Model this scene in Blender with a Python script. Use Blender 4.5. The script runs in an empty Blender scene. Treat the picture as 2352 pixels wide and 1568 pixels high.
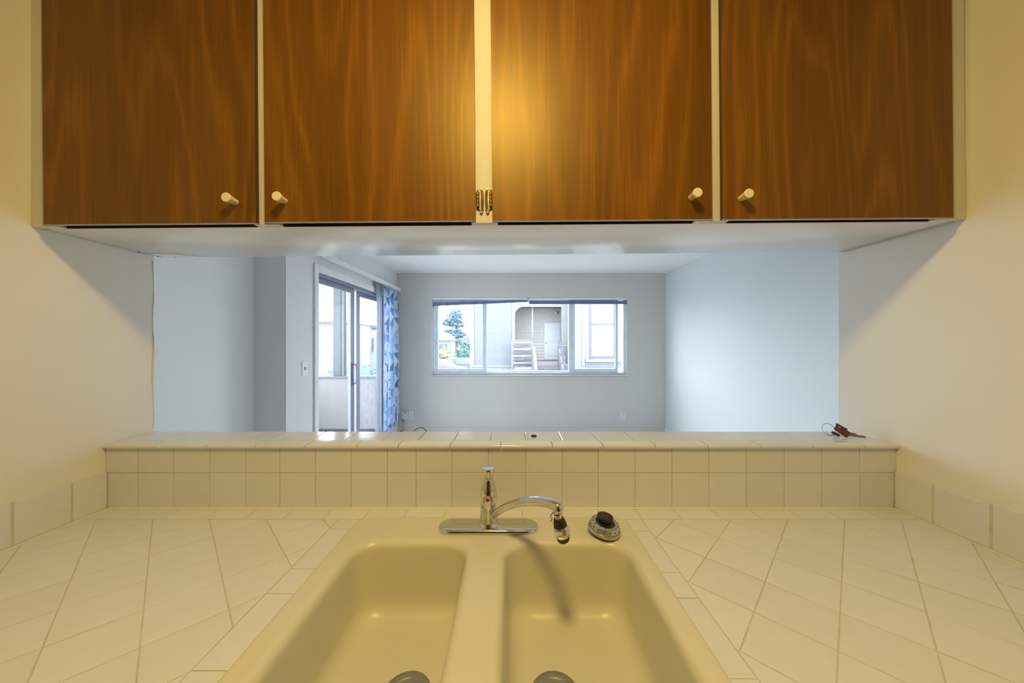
import bpy, bmesh, math, random
from mathutils import Vector, Matrix
random.seed(7)
S = bpy.context.scene
C = S.collection
PI = math.pi

# ------------------------------------------------------------------ camera, sky, sun, exposure
CAM_Z = 1.41
cam_d = bpy.data.cameras.new('camera')
cam_d.sensor_width = 36.0
cam_d.lens = 12.0
cam_d.clip_start = 0.02
cam_d.clip_end = 300
cam = bpy.data.objects.new('camera', cam_d)
C.objects.link(cam)
cam.location = (0, 0, CAM_Z)
cam.rotation_euler = (PI / 2, 0, 0)
S.camera = cam

SKY = 10.4
SUN = 0.3
LAMP = 150.0
w = bpy.data.worlds.new('sky')
S.world = w
w.use_nodes = True
bgn = w.node_tree.nodes['Background']
bgn.inputs[0].default_value = (0.88, 0.96, 1.0, 1)
bgn.inputs[1].default_value = SKY

sun_d = bpy.data.lights.new('sun', 'SUN')
sun_d.energy = SUN
sun_d.angle = math.radians(2)
sun_d.color = (1.0, 0.96, 0.9)
sun = bpy.data.objects.new('sun', sun_d)
C.objects.link(sun)
sun.rotation_euler = Vector((-0.35, 0.55, -0.75)).to_track_quat('-Z', 'Y').to_euler()

def portal(loc, direction, sx, sy):
    d = bpy.data.lights.new('window_portal', 'AREA')
    d.shape = 'RECTANGLE'
    d.size = sx
    d.size_y = sy
    d.cycles.is_portal = True
    o = bpy.data.objects.new('window_portal', d)
    C.objects.link(o)
    o.location = loc
    o.rotation_euler = Vector(direction).to_track_quat('-Z', 'Z').to_euler()
portal((0.265, 5.30, 1.485), (0, -1, 0), 2.93, 1.17)
portal((-1.90, 3.89, 1.02), (1, 0, 0), 1.72, 2.03)

vs = S.view_settings
vs.view_transform = 'Standard'
vs.look = 'None'
vs.exposure = 0.0
vs.gamma = 1.0
vs.use_curve_mapping = False
try:
    cy = S.cycles
    cy.use_denoising = True
    cy.use_light_tree = False
    cy.adaptive_threshold = 0.04
    cy.max_bounces = 8
    cy.diffuse_bounces = 5
    cy.glossy_bounces = 3
    cy.transmission_bounces = 6
    cy.transparent_max_bounces = 16
    cy.caustics_reflective = False
    cy.caustics_refractive = False
    cy.sample_clamp_indirect = 5.0
    cy.blur_glossy = 0.5
except Exception:
    pass

# ------------------------------------------------------------------ materials
class NT:
    def __init__(s, name):
        s.m = bpy.data.materials.new(name)
        s.m.use_nodes = True
        s.t = s.m.node_tree
        s.b = s.t.nodes['Principled BSDF']
    def n(s, kind, **kw):
        nd = s.t.nodes.new(kind)
        for k, v in kw.items():
            setattr(nd, k, v)
        return nd
    def l(s, a, b):
        s.t.links.new(a, b)
    def math(s, op, a, b=None, c=None):
        nd = s.n('ShaderNodeMath', operation=op)
        for i, v in enumerate((a, b, c)):
            if v is None:
                continue
            if isinstance(v, (int, float)):
                nd.inputs[i].default_value = v
            else:
                s.l(v, nd.inputs[i])
        return nd.outputs[0]
    def ramp(s, fac, stops):
        nd = s.n('ShaderNodeValToRGB')
        cr = nd.color_ramp
        while len(cr.elements) < len(stops):
            cr.elements.new(0.5)
        for e, (p, c) in zip(cr.elements, stops):
            e.position = p
            e.color = (c[0], c[1], c[2], 1)
        s.l(fac, nd.inputs[0])
        return nd.outputs[0]
    def mix(s, fac, a, b, blend='MIX'):
        nd = s.n('ShaderNodeMix', data_type='RGBA', blend_type=blend)
        for sock, v in ((nd.inputs[0], fac), (nd.inputs[6], a), (nd.inputs[7], b)):
            if isinstance(v, (int, float)):
                sock.default_value = v
            elif isinstance(v, tuple):
                sock.default_value = (v[0], v[1], v[2], 1)
            else:
                s.l(v, sock)
        return nd.outputs[2]
    def noise(s, vec, scale, detail=3, rough=0.5):
        nd = s.n('ShaderNodeTexNoise')
        nd.inputs['Scale'].default_value = scale
        nd.inputs['Detail'].default_value = detail
        nd.inputs['Roughness'].default_value = rough
        if vec is not None:
            s.l(vec, nd.inputs['Vector'])
        return nd.outputs[0]
    def mapping(s, vec, scale=(1, 1, 1), loc=(0, 0, 0)):
        nd = s.n('ShaderNodeMapping')
        nd.inputs['Scale'].default_value = scale
        nd.inputs['Location'].default_value = loc
        s.l(vec, nd.inputs['Vector'])
        return nd.outputs[0]
    def coord(s, which='Object'):
        return s.n('ShaderNodeTexCoord').outputs[which]
    def bump(s, h, strength, dist):
        nd = s.n('ShaderNodeBump')
        nd.inputs['Strength'].default_value = strength
        nd.inputs['Distance'].default_value = dist
        s.l(h, nd.inputs['Height'])
        s.l(nd.outputs[0], s.b.inputs['Normal'])

def mat(name, col, rough=0.5, metal=0.0, var=0.05, scale=8.0, bump=0.0, bscale=60.0, spec=0.5, coat=0.0):
    k = NT(name)
    v = k.coord()
    nz = k.noise(v, scale, 3)
    a = tuple(c * (1 - var) for c in col)
    b = tuple(min(1, c * (1 + var)) for c in col)
    k.l(k.ramp(nz, [(0.3, a), (0.7, b)]), k.b.inputs['Base Color'])
    k.b.inputs['Roughness'].default_value = rough
    k.b.inputs['Metallic'].default_value = metal
    k.b.inputs['Specular IOR Level'].default_value = spec
    k.b.inputs['Coat Weight'].default_value = coat
    if bump:
        k.bump(k.noise(v, bscale, 4), bump, 0.002)
    return k.m

def wall_mat(name, col, rough=0.6):
    k = NT(name)
    v = k.coord()
    nz = k.noise(v, 3.0, 4)
    k.l(k.ramp(nz, [(0.3, tuple(c * 0.98 for c in col)), (0.7, col)]), k.b.inputs['Base Color'])
    k.b.inputs['Roughness'].default_value = rough
    return k.m

def tile_mat(name, col, rough=0.16):
    k = NT(name)
    v = k.coord()
    info = k.n('ShaderNodeObjectInfo')
    nz = k.noise(v, 35, 3)
    base = k.ramp(nz, [(0.3, tuple(c * 0.975 for c in col)), (0.7, col)])
    tint = k.ramp(info.outputs['Random'], [(0.0, (0.965, 0.955, 0.94)), (0.5, (0.985, 0.985, 0.98)), (1.0, (1.0, 1.0, 1.0))])
    k.l(k.mix(1.0, base, tint, 'MULTIPLY'), k.b.inputs['Base Color'])
    k.b.inputs['Roughness'].default_value = rough
    k.bump(k.noise(v, 14, 2), 0.10, 0.004)
    return k.m

def wood_mat():
    k = NT('walnut_veneer')
    v = k.coord()
    info = k.n('ShaderNodeObjectInfo')
    off = k.n('ShaderNodeVectorMath', operation='SCALE')
    k.l(info.outputs['Location'], off.inputs[0])
    off.inputs['Scale'].default_value = 17.3
    add = k.n('ShaderNodeVectorMath', operation='ADD')
    k.l(v, add.inputs[0])
    k.l(off.outputs[0], add.inputs[1])
    p = add.outputs[0]
    # cathedral figure: contour lines of a field stretched along the grain
    f = k.noise(k.mapping(p, (4.2, 1, 0.55)), 1.0, 2.0, 0.45)
    f2 = k.noise(k.mapping(p, (20, 1, 0.8)), 1.0, 2.0, 0.5)
    fld = k.math('ADD', k.math('MULTIPLY', f, 14.0), k.math('MULTIPLY', f2, 0.7))
    ring = k.math('MULTIPLY_ADD', k.math('SINE', k.math('MULTIPLY', fld, 2 * PI)), 0.5, 0.5)
    ring = k.math('POWER', ring, 2.2)
    streak = k.noise(k.mapping(p, (170, 1, 3.2)), 1.0, 3.0, 0.6)
    broad = k.noise(k.mapping(p, (7, 1, 0.25)), 1.0, 2.0, 0.5)
    pores = k.noise(k.mapping(p, (420, 1, 14)), 1.0, 2.0, 0.6)
    t = k.math('ADD', k.math('MULTIPLY', ring, 0.22), k.math('MULTIPLY', streak, 0.48))
    t = k.math('ADD', t, k.math('MULTIPLY', broad, 0.45))
    col = k.ramp(t, [(0.36, WOOD[0]), (0.58, WOOD[1]), (0.80, WOOD[2])])
    dark = k.ramp(pores, [(0.34, (0.72, 0.68, 0.6)), (0.5, (1, 1, 1))])
    k.l(k.mix(0.55, col, k.mix(1.0, col, dark, 'MULTIPLY')), k.b.inputs['Base Color'])
    k.b.inputs['Roughness'].default_value = 0.44
    k.b.inputs['Specular IOR Level'].default_value = 0.75
    k.b.inputs['Specular Tint'].default_value = (1.0, 0.84, 0.36, 1)
    k.bump(streak, 0.06, 0.001)
    return k.m

def glass_mat(name='clear_glass', tint=(0.97, 0.985, 1.0)):
    m = bpy.data.materials.new(name)
    m.use_nodes = True
    t = m.node_tree
    t.nodes.clear()
    out = t.nodes.new('ShaderNodeOutputMaterial')
    tr = t.nodes.new('ShaderNodeBsdfTransparent')
    tr.inputs[0].default_value = (*tint, 1)
    gl = t.nodes.new('ShaderNodeBsdfGlossy')
    gl.inputs['Roughness'].default_value = 0.02
    lw = t.nodes.new('ShaderNodeLayerWeight')
    lw.inputs[0].default_value = 0.5
    pw_ = t.nodes.new('ShaderNodeMath')
    pw_.operation = 'POWER'
    pw_.inputs[1].default_value = 4.0
    t.links.new(lw.outputs['Facing'], pw_.inputs[0])
    fr = t.nodes.new('ShaderNodeMath')
    fr.operation = 'MULTIPLY_ADD'
    fr.inputs[1].default_value = 0.35
    fr.inputs[2].default_value = 0.02
    t.links.new(pw_.outputs[0], fr.inputs[0])
    mx = t.nodes.new('ShaderNodeMixShader')
    t.links.new(fr.outputs[0], mx.inputs[0])
    t.links.new(tr.outputs[0], mx.inputs[1])
    t.links.new(gl.outputs[0], mx.inputs[2])
    t.links.new(mx.outputs[0], out.inputs[0])
    return m

def cloth_mat(name, pattern):
    m = bpy.data.materials.new(name)
    m.use_nodes = True
    k = NT.__new__(NT)
    k.m = m
    k.t = m.node_tree
    k.b = k.t.nodes['Principled BSDF']
    uv = k.n('ShaderNodeUVMap').outputs[0]
    white = (0.80, 0.87, 0.95)
    if pattern:
        sep = k.n('ShaderNodeSeparateXYZ')
        k.l(k.mapping(uv, (1 / 0.105, 1 / 0.125, 1)), sep.inputs[0])
        cx = k.math('FLOOR', sep.outputs[0])
        cz = k.math('FLOOR', sep.outputs[1])
        fx = k.math('FRACT', sep.outputs[0])
        fz = k.math('FRACT', sep.outputs[1])
        cmb = k.n('ShaderNodeCombineXYZ')
        k.l(cx, cmb.inputs[0])
        k.l(cz, cmb.inputs[1])
        wn = k.n('ShaderNodeTexWhiteNoise', noise_dimensions='3D')
        k.l(cmb.outputs[0], wn.inputs[0])
        r = wn.outputs[0]
        tri1 = k.math('GREATER_THAN', fx, fz)
        tri2 = k.math('GREATER_THAN', k.math('ADD', fx, fz), 1.0)
        pick = k.math('GREATER_THAN', r, 0.5)
        tri = k.math('ADD', k.math('MULTIPLY', tri1, pick), k.math('MULTIPLY', tri2, k.math('SUBTRACT', 1.0, pick)))
        tone = k.ramp(r, [(0.0, (0.20, 0.34, 0.68)), (0.35, (0.42, 0.58, 0.85)), (0.6, (0.13, 0.22, 0.50)), (0.8, (0.60, 0.74, 0.92))])
        tone2 = k.ramp(r, [(0.0, white), (0.4, (0.62, 0.75, 0.92)), (0.7, white), (1.0, (0.45, 0.60, 0.86))])
        col = k.mix(tri, tone2, tone)
    else:
        col = k.ramp(k.noise(uv, 30, 2), [(0.3, (0.60, 0.63, 0.70)), (0.7, (0.66, 0.69, 0.76))])
    k.l(col, k.b.inputs['Base Color'])
    k.b.inputs['Roughness'].default_value = 0.9
    tl = k.n('ShaderNodeBsdfTranslucent')
    k.l(col, tl.inputs[0])
    mx = k.n('ShaderNodeMixShader')
    mx.inputs[0].default_value = 0.4 if pattern else 0.55
    k.l(k.b.outputs[0], mx.inputs[1])
    k.l(tl.outputs[0], mx.inputs[2])
    k.l(mx.outputs[0], k.t.nodes['Material Output'].inputs[0])
    return m

def emit_mat(name, col, strength):
    k = NT(name)
    k.b.inputs['Base Color'].default_value = (0.9, 0.85, 0.75, 1)
    k.b.inputs['Emission Color'].default_value = (*col, 1)
    k.b.inputs['Emission Strength'].default_value = strength
    return k.m

WOOD = [(0.118, 0.040, 0.002), (0.165, 0.060, 0.004), (0.235, 0.092, 0.008)]
M = {}
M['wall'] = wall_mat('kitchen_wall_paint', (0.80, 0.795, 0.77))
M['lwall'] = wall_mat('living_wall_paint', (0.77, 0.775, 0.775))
M['lwall_lit'] = wall_mat('living_wall_lit', (0.90, 0.90, 0.89))  # living-room paint lightened, brightness of the near left wall put into the colour
M['lwall_daylit'] = wall_mat('living_wall_daylit', (0.70, 0.73, 0.75))  # living-room paint tinted, bluish daylight on the right wall put into the colour
M['lwall_dim'] = wall_mat('living_wall_dim', (0.65, 0.62, 0.575))  # living-room paint darkened and warmed, light on the window wall put into the colour
M['carpet'] = mat('pale_carpet', (0.84, 0.84, 0.84), 0.95)
M['ceil'] = wall_mat('ceiling_paint', (0.87, 0.87, 0.86))
M['floor'] = mat('kitchen_vinyl', (0.30, 0.29, 0.27), 0.7)
M['tile'] = tile_mat('cream_glazed_tile', (0.735, 0.76, 0.82), 0.34)
M['ltile'] = tile_mat('cream_gloss_tile', (0.735, 0.76, 0.82), 0.12)
M['grout'] = mat('grout', (0.60, 0.57, 0.52), 0.9, var=0.12, scale=25)
M['caulk'] = mat('caulk', (0.78, 0.78, 0.76), 0.5)
M['wood'] = wood_mat()
M['wood_edge'] = mat('door_edge', (0.06, 0.028, 0.012), 0.6)
M['door_bottom'] = mat('door_bottom_edge', (0.42, 0.40, 0.37), 0.5, var=0.15, scale=40)
M['paint'] = mat('cream_gloss_paint', (0.80, 0.76, 0.68), 0.28, var=0.02, bump=0.06, bscale=25)
M['upaint'] = mat('white_gloss_paint', (0.85, 0.855, 0.85), 0.2, var=0.02, bump=0.06, bscale=25)
M['spaint'] = mat('cream_satin_paint', (0.68, 0.66, 0.60), 0.6, var=0.02, spec=0.25)
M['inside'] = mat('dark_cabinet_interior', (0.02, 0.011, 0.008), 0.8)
M['knob'] = mat('cream_knob', (0.82, 0.76, 0.60), 0.35)
M['brass'] = mat('antique_brass', (0.36, 0.27, 0.15), 0.33, 1.0, var=0.2, scale=60)
M['enamel'] = mat('white_enamel', (0.67, 0.655, 0.55), 0.33, var=0.015, spec=0.5)
M['chrome'] = mat('chrome', (0.74, 0.73, 0.72), 0.09, 1.0, var=0.04)
M['steel'] = mat('brushed_steel', (0.60, 0.58, 0.54), 0.3, 1.0, var=0.12, scale=40)
M['drain'] = mat('drain_steel', (0.30, 0.31, 0.29), 0.35, 0.6, var=0.1)
M['rubber'] = mat('black_rubber', (0.022, 0.017, 0.013), 0.5)
M['black'] = mat('black_plastic', (0.02, 0.02, 0.022), 0.45)
M['red'] = mat('red_dot', (0.45, 0.02, 0.03), 0.3)
M['white'] = mat('white_plastic', (0.74, 0.74, 0.74), 0.4)
M['vinyl'] = mat('window_vinyl', (0.72, 0.81, 0.92), 0.4)
M['alu'] = mat('aluminium', (0.24, 0.25, 0.32), 0.4, 0.3)
M['trim'] = mat('white_trim_paint', (0.82, 0.83, 0.84), 0.4)
M['blind'] = mat('blind_slats', (0.20, 0.25, 0.36), 0.5)
M['glass'] = glass_mat()
M['curtain'] = cloth_mat('patterned_curtain', True)
M['sheer'] = cloth_mat('sheer_curtain', False)
M['slot'] = mat('slot_grey', (0.12, 0.12, 0.13), 0.6)
M['key'] = mat('key_metal', (0.16, 0.135, 0.10), 0.35, 0.9)
M['fob'] = mat('red_brown_leather', (0.085, 0.028, 0.032), 0.4, var=0.4, scale=60)
M['ring'] = mat('key_ring_steel', (0.30, 0.32, 0.35), 0.3, 0.9)
M['gap_shade'] = mat('shadow_gap_dark', (0.06, 0.06, 0.09), 0.5)
# outdoors
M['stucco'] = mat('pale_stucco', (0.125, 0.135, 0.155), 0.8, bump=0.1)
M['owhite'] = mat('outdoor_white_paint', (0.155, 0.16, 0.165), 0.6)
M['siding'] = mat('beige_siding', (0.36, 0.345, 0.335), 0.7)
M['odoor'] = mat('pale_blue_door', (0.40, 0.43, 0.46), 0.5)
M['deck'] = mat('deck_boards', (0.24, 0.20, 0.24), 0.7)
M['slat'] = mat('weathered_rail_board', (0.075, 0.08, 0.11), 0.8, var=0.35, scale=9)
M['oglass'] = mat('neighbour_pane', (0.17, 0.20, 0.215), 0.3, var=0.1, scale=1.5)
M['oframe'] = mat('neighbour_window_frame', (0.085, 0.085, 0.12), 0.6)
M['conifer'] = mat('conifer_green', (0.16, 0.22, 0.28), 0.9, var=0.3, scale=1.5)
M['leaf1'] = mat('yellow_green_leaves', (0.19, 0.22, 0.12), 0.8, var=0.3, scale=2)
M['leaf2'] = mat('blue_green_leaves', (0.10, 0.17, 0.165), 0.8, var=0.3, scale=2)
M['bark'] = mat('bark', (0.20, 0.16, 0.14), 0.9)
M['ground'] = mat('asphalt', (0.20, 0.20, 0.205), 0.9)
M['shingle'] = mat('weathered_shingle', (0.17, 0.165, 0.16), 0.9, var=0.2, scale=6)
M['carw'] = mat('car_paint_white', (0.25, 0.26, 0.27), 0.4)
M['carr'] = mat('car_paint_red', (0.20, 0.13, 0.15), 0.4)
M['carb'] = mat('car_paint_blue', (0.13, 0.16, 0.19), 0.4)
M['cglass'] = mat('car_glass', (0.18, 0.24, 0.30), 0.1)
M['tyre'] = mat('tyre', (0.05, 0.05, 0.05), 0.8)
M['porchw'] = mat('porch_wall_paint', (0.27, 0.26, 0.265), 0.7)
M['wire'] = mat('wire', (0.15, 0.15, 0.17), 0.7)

# ------------------------------------------------------------------ mesh helpers
class MB:
    """collects geometry for ONE mesh object"""
    def __init__(s):
        s.v = []
        s.f = []
        s.mi = []
        s.uv = None
    def add(s, vs, fs, mi=0):
        b = len(s.v)
        s.v += [tuple(p) for p in vs]
        for f in fs:
            s.f.append(tuple(b + i for i in f))
            s.mi.append(mi)
        return s
    def box(s, x0, x1, y0, y1, z0, z1, c=0.0, mi=0):
        if c <= 0:
            vs = [(x, y, z) for z in (z0, z1) for y in (y0, y1) for x in (x0, x1)]
            return s.add(vs, [(0, 2, 3, 1), (4, 5, 7, 6), (0, 1, 5, 4), (2, 6, 7, 3), (0, 4, 6, 2), (1, 3, 7, 5)], mi)
        bm = bmesh.new()
        vv = [bm.verts.new(p) for p in [(x, y, z) for z in (z0, z1) for y in (y0, y1) for x in (x0, x1)]]
        for f in [(0, 2, 3, 1), (4, 5, 7, 6), (0, 1, 5, 4), (2, 6, 7, 3), (0, 4, 6, 2), (1, 3, 7, 5)]:
            bm.faces.new([vv[i] for i in f])
        bmesh.ops.bevel(bm, geom=list(bm.edges), offset=c, segments=2, affect='EDGES', profile=0.5)
        bm.verts.index_update()
        s.add([v.co[:] for v in bm.verts], [[v.index for v in f.verts] for f in bm.faces], mi)
        bm.free()
        return s
    def prism(s, poly, mapf, t, c=0.0, mi=0):
        """convex CCW polygon in (u,v); mapf(u,v,w) -> xyz; w from 0 to t, chamfer c on the top edge"""
        n = len(poly)
        rings = [[mapf(u, v, 0) for u, v in poly]]
        if c > 0:
            rings.append([mapf(u, v, t - c) for u, v in poly])
            rings.append([mapf(u, v, t) for u, v in inset(poly, c)])
        else:
            rings.append([mapf(u, v, t) for u, v in poly])
        vs = [p for r in rings for p in r]
        fs = [tuple(reversed(range(n)))]
        for k in range(len(rings) - 1):
            for i in range(n):
                j = (i + 1) % n
                fs.append((k * n + i, k * n + j, (k + 1) * n + j, (k + 1) * n + i))
        fs.append(tuple((len(rings) - 1) * n + i for i in range(n)))
        return s.add(vs, fs, mi)
    def lathe(s, prof, mtx=None, seg=32, mi=0, cap=True):
        """prof: (r,z) list, bottom to top"""
        mtx = mtx or Matrix()
        vs = []
        for r, z in prof:
            for i in range(seg):
                a = 2 * PI * i / seg
                vs.append(mtx @ Vector((r * math.cos(a), r * math.sin(a), z)))
        fs = []
        for k in range(len(prof) - 1):
            for i in range(seg):
                j = (i + 1) % seg
                fs.append((k * seg + i, k * seg + j, (k + 1) * seg + j, (k + 1) * seg + i))
        if cap:
            fs.append(tuple(reversed(range(seg))))
            fs.append(tuple((len(prof) - 1) * seg + i for i in range(seg)))
        return s.add(vs, fs, mi)
    def tube(s, pts, rad, seg=12, smooth=0, flat=1.0, mi=0, closed=False):
        """round tube through pts; rad number or list; flat squeezes the vertical axis"""
        pts = [Vector(p) for p in pts]
        if not isinstance(rad, (list, tuple)):
            rad = [rad] * len(pts)
        if smooth:
            P, R = [], []
            n = len(pts)
            for i in range(n - 1):
                p0, p1, p2, p3 = pts[max(i - 1, 0)], pts[i], pts[i + 1], pts[min(i + 2, n - 1)]
                for k in range(smooth):
                    t = k / smooth
                    P.append(0.5 * ((2 * p1) + (p2 - p0) * t + (2 * p0 - 5 * p1 + 4 * p2 - p3) * t * t + (3 * p1 - p0 - 3 * p2 + p3) * t ** 3))
                    R.append(rad[i] * (1 - t) + rad[i + 1] * t)
            P.append(pts[-1])
            R.append(rad[-1])
            pts, rad = P, R
        n = len(pts)
        vs = []
        up = None
        for i in range(n):
            if closed:
                d = pts[(i + 1) % n] - pts[i - 1]
            else:
                d = pts[min(i + 1, n - 1)] - pts[max(i - 1, 0)]
            d.normalize()
            if up is None:
                up = Vector((0, 0, 1)) if abs(d.z) < 0.9 else Vector((0, 1, 0))
            side = d.cross(up).normalized()
            up = side.cross(d).normalized()
            for k in range(seg):
                a = 2 * PI * k / seg
                vs.append(pts[i] + side * (rad[i] * math.cos(a)) + up * (rad[i] * flat * math.sin(a)))
        fs = []
        m = n if closed else n - 1
        for i in range(m):
            for k in range(seg):
                j = (k + 1) % seg
                a, b = i * seg, ((i + 1) % n) * seg
                fs.append((a + k, a + j, b + j, b + k))
        if not closed:
            fs.append(tuple(reversed(range(seg))))
            fs.append(tuple((n - 1) * seg + k for k in range(seg)))
        return s.add(vs, fs, mi)
    def mesh(s, name, mats, smooth=False):
        me = bpy.data.meshes.new(name)
        me.from_pydata(s.v, [], s.f)
        for m in (mats if isinstance(mats, (list, tuple)) else [mats]):
            me.materials.append(M[m] if isinstance(m, str) else m)
        for p, i in zip(me.polygons, s.mi):
            p.material_index = i
        if s.uv:
            l = me.uv_layers.new(name='UVMap')
            for lp in me.loops:
                l.data[lp.index].uv = s.uv[lp.vertex_index]
        bm = bmesh.new()
        bm.from_mesh(me)
        bmesh.ops.recalc_face_normals(bm, faces=bm.faces)
        bm.to_mesh(me)
        bm.free()
        if smooth:
            me.polygons.foreach_set('use_smooth', [True] * len(me.polygons))
            me.set_sharp_from_angle(angle=math.radians(smooth if smooth > 1 else 35))
        me.update()
        return me
    def build(s, name, mats, parent=None, smooth=False):
        return link(name, s.mesh(name, mats, smooth), parent)

def inset(poly, c):
    n = len(poly)
    out = []
    for i in range(n):
        p0, p1, p2 = Vector(poly[i - 1]), Vector(poly[i]), Vector(poly[(i + 1) % n])
        d1, d2 = (p1 - p0).normalized(), (p2 - p1).normalized()
        n1, n2 = Vector((-d1.y, d1.x)), Vector((-d2.y, d2.x))
        k = n1 + n2
        q = p1 + k * (c / max(0.2, 1 + n1.dot(n2)))
        out.append((q.x, q.y))
    return out

def link(name, me, parent=None, loc=None):
    o = bpy.data.objects.new(name, me)
    C.objects.link(o)
    if loc:
        o.location = loc
    if parent is not None:
        o.parent = parent
        if parent.type == 'EMPTY' and not parent.get('local'):
            o.matrix_parent_inverse = Matrix.Translation(-parent.location)
    return o

def tag(o, label=None, cat=None, group=None, kind=None):
    if label: o['label'] = label
    if cat: o['category'] = cat
    if group: o['group'] = group
    if kind: o['kind'] = kind
    return o

def thing(name, label, cat, loc=(0, 0, 0), group=None):
    """an Empty at the thing's base; its parts are given in world coordinates"""
    o = bpy.data.objects.new(name, None)
    o.empty_display_size = 0.1
    C.objects.link(o)
    o.location = loc
    return tag(o, label, cat, group)

def setting(name, loc=(0, 0, 0)):
    o = bpy.data.objects.new(name, None)
    o.empty_display_size = 0.1
    C.objects.link(o)
    o.location = loc
    o['kind'] = 'structure'
    return o

def struct(name, mb, mats, label=None):
    o = mb.build(name, mats)
    o['kind'] = 'structure'
    if label: o['label'] = label
    return o

def T(x, y, z):
    return Matrix.Translation((x, y, z))
def R(deg, axis):
    return Matrix.Rotation(math.radians(deg), 4, axis)

def clip(poly, a, b, c):
    """keep a*u+b*v<=c"""
    out = []
    n = len(poly)
    for i in range(n):
        p, q = poly[i], poly[(i + 1) % n]
        dp, dq = a * p[0] + b * p[1] - c, a * q[0] + b * q[1] - c
        if dp <= 0:
            out.append(p)
        if (dp < 0 < dq) or (dq < 0 < dp):
            t = dp / (dp - dq)
            out.append((p[0] + (q[0] - p[0]) * t, p[1] + (q[1] - p[1]) * t))
    return out

def area(poly):
    return 0.5 * sum(poly[i][0] * poly[(i + 1) % len(poly)][1] - poly[(i + 1) % len(poly)][0] * poly[i][1] for i in range(len(poly)))

def clean(poly, eps=0.002):
    out = []
    for p in poly:
        if not out or math.dist(p, out[-1]) > eps:
            out.append(p)
    while len(out) > 1 and math.dist(out[0], out[-1]) < eps:
        out.pop()
    return out

# ------------------------------------------------------------------ the main planes (metres)
WL, WR = -1.207, 1.141          # kitchen side walls
YB = 1.018                      # low wall under the pass-through, kitchen face
YLB = 1.150                     # low wall and ledge, living-room side
YO = 1.172                      # pass-through, living-room face
LL, LR = -1.731, 2.314          # living-room side walls
LL2, YJ = -1.978, 2.615         # the wider part of the living room and the jog
YF = 5.14                       # living-room window wall
H = 2.44
CT = 0.914                      # counter tile surface
LEDGE = 1.106                   # ledge tile surface

# ------------------------------------------------------------------ room shell
struct('floor', MB().box(-2.25, 2.45, 1.10, 5.30, -0.15, 0.0), 'carpet')
struct('floor_kitchen', MB().box(-2.25, 2.45, -2.70, 1.0999, -0.15, 0.0), 'floor')
struct('ceiling', MB().box(-2.25, 2.45, -2.70, 5.30, H, H + 0.15), 'ceil')
wall_left = struct('wall_left', MB().box(WL - 0.12, WL, -2.60, YLB, 0, H), 'wall')
wall_right = struct('wall_right', MB().box(WR, WR + 0.12, -2.60, YO + 0.02, 0, H), 'wall')
struct('wall_back', MB().box(WL - 0.12, WR + 0.12, -2.70, -2.60, 0, H), 'wood')
wall_front = struct('wall_front', MB().box(WL, WR, YB, YLB - 0.006, 0, LEDGE - 0.032), 'lwall')
struct('wall_passage_left', MB().box(LL2 - 0.12, WL - 0.12, YLB - 0.10, YLB, 0, H), 'lwall')
struct('wall_passage_right', MB().box(WR + 0.12, LR + 0.12, YO - 0.12, YO + 0.02, 0, H), 'lwall')
struct('wall_living_left', MB().box(LL2 - 0.12, LL2, YLB, YJ + 0.12, 0, H), 'lwall_lit')
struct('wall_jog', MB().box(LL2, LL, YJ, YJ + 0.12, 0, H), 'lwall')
DY0, DY1, DZ = 3.03, 4.78, 2.03     # sliding-door opening
wd = MB()
wd.box(LL - 0.13, LL, YJ + 0.12, DY0, 0, H)
wd.box(LL - 0.13, LL, DY1, YF, 0, H)
wd.box(LL - 0.13, LL, DY0, DY1, DZ, H)
struct('wall_door_side', wd, 'lwall')
struct('wall_living_right', MB().box(LR, LR + 0.12, YO + 0.02, YF, 0, H), 'lwall_daylit')
WX0, WX1, WZ0, WZ1 = -1.200, 1.731, 0.905, 2.070
wf = MB()
wf.box(LL - 0.13, WX0, YF, YF + 0.13, 0, H)
wf.box(WX1, LR + 0.12, YF, YF + 0.13, 0, H)
wf.box(WX0, WX1, YF, YF + 0.13, 0, WZ0)
wf.box(WX0, WX1, YF, YF + 0.13, WZ1, H)
struct('wall_far', wf, 'lwall_dim')
struct('baseboard_far', MB().box(LL, LR, YF - 0.014, YF, 0, 0.115, 0.004), 'lwall_dim')
struct('baseboard_left', MB().box(LL, LL + 0.018, 4.86, YF - 0.014, 0, 0.20, 0.004), 'trim')
struct('baseboard_right', MB().box(LR - 0.014, LR, YO + 0.02, YF - 0.014, 0, 0.115, 0.004), 'trim')

# a bead of paint on the wall end
cb = MB()
pts = []
for k in range(14):
    z = 1.12 + 0.56 * k / 13
    pts.append((WL + 0.0005 + 0.0012 * math.sin(k * 2.1), YLB - 0.002 + 0.002 * math.sin(k * 1.3), z))
cb.tube(pts, [0.0035 if 3 < k < 7 else 0.0012 for k in range(14)], 6)
o = cb.build('caulk_bead', 'white', wall_left, 40)

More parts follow.
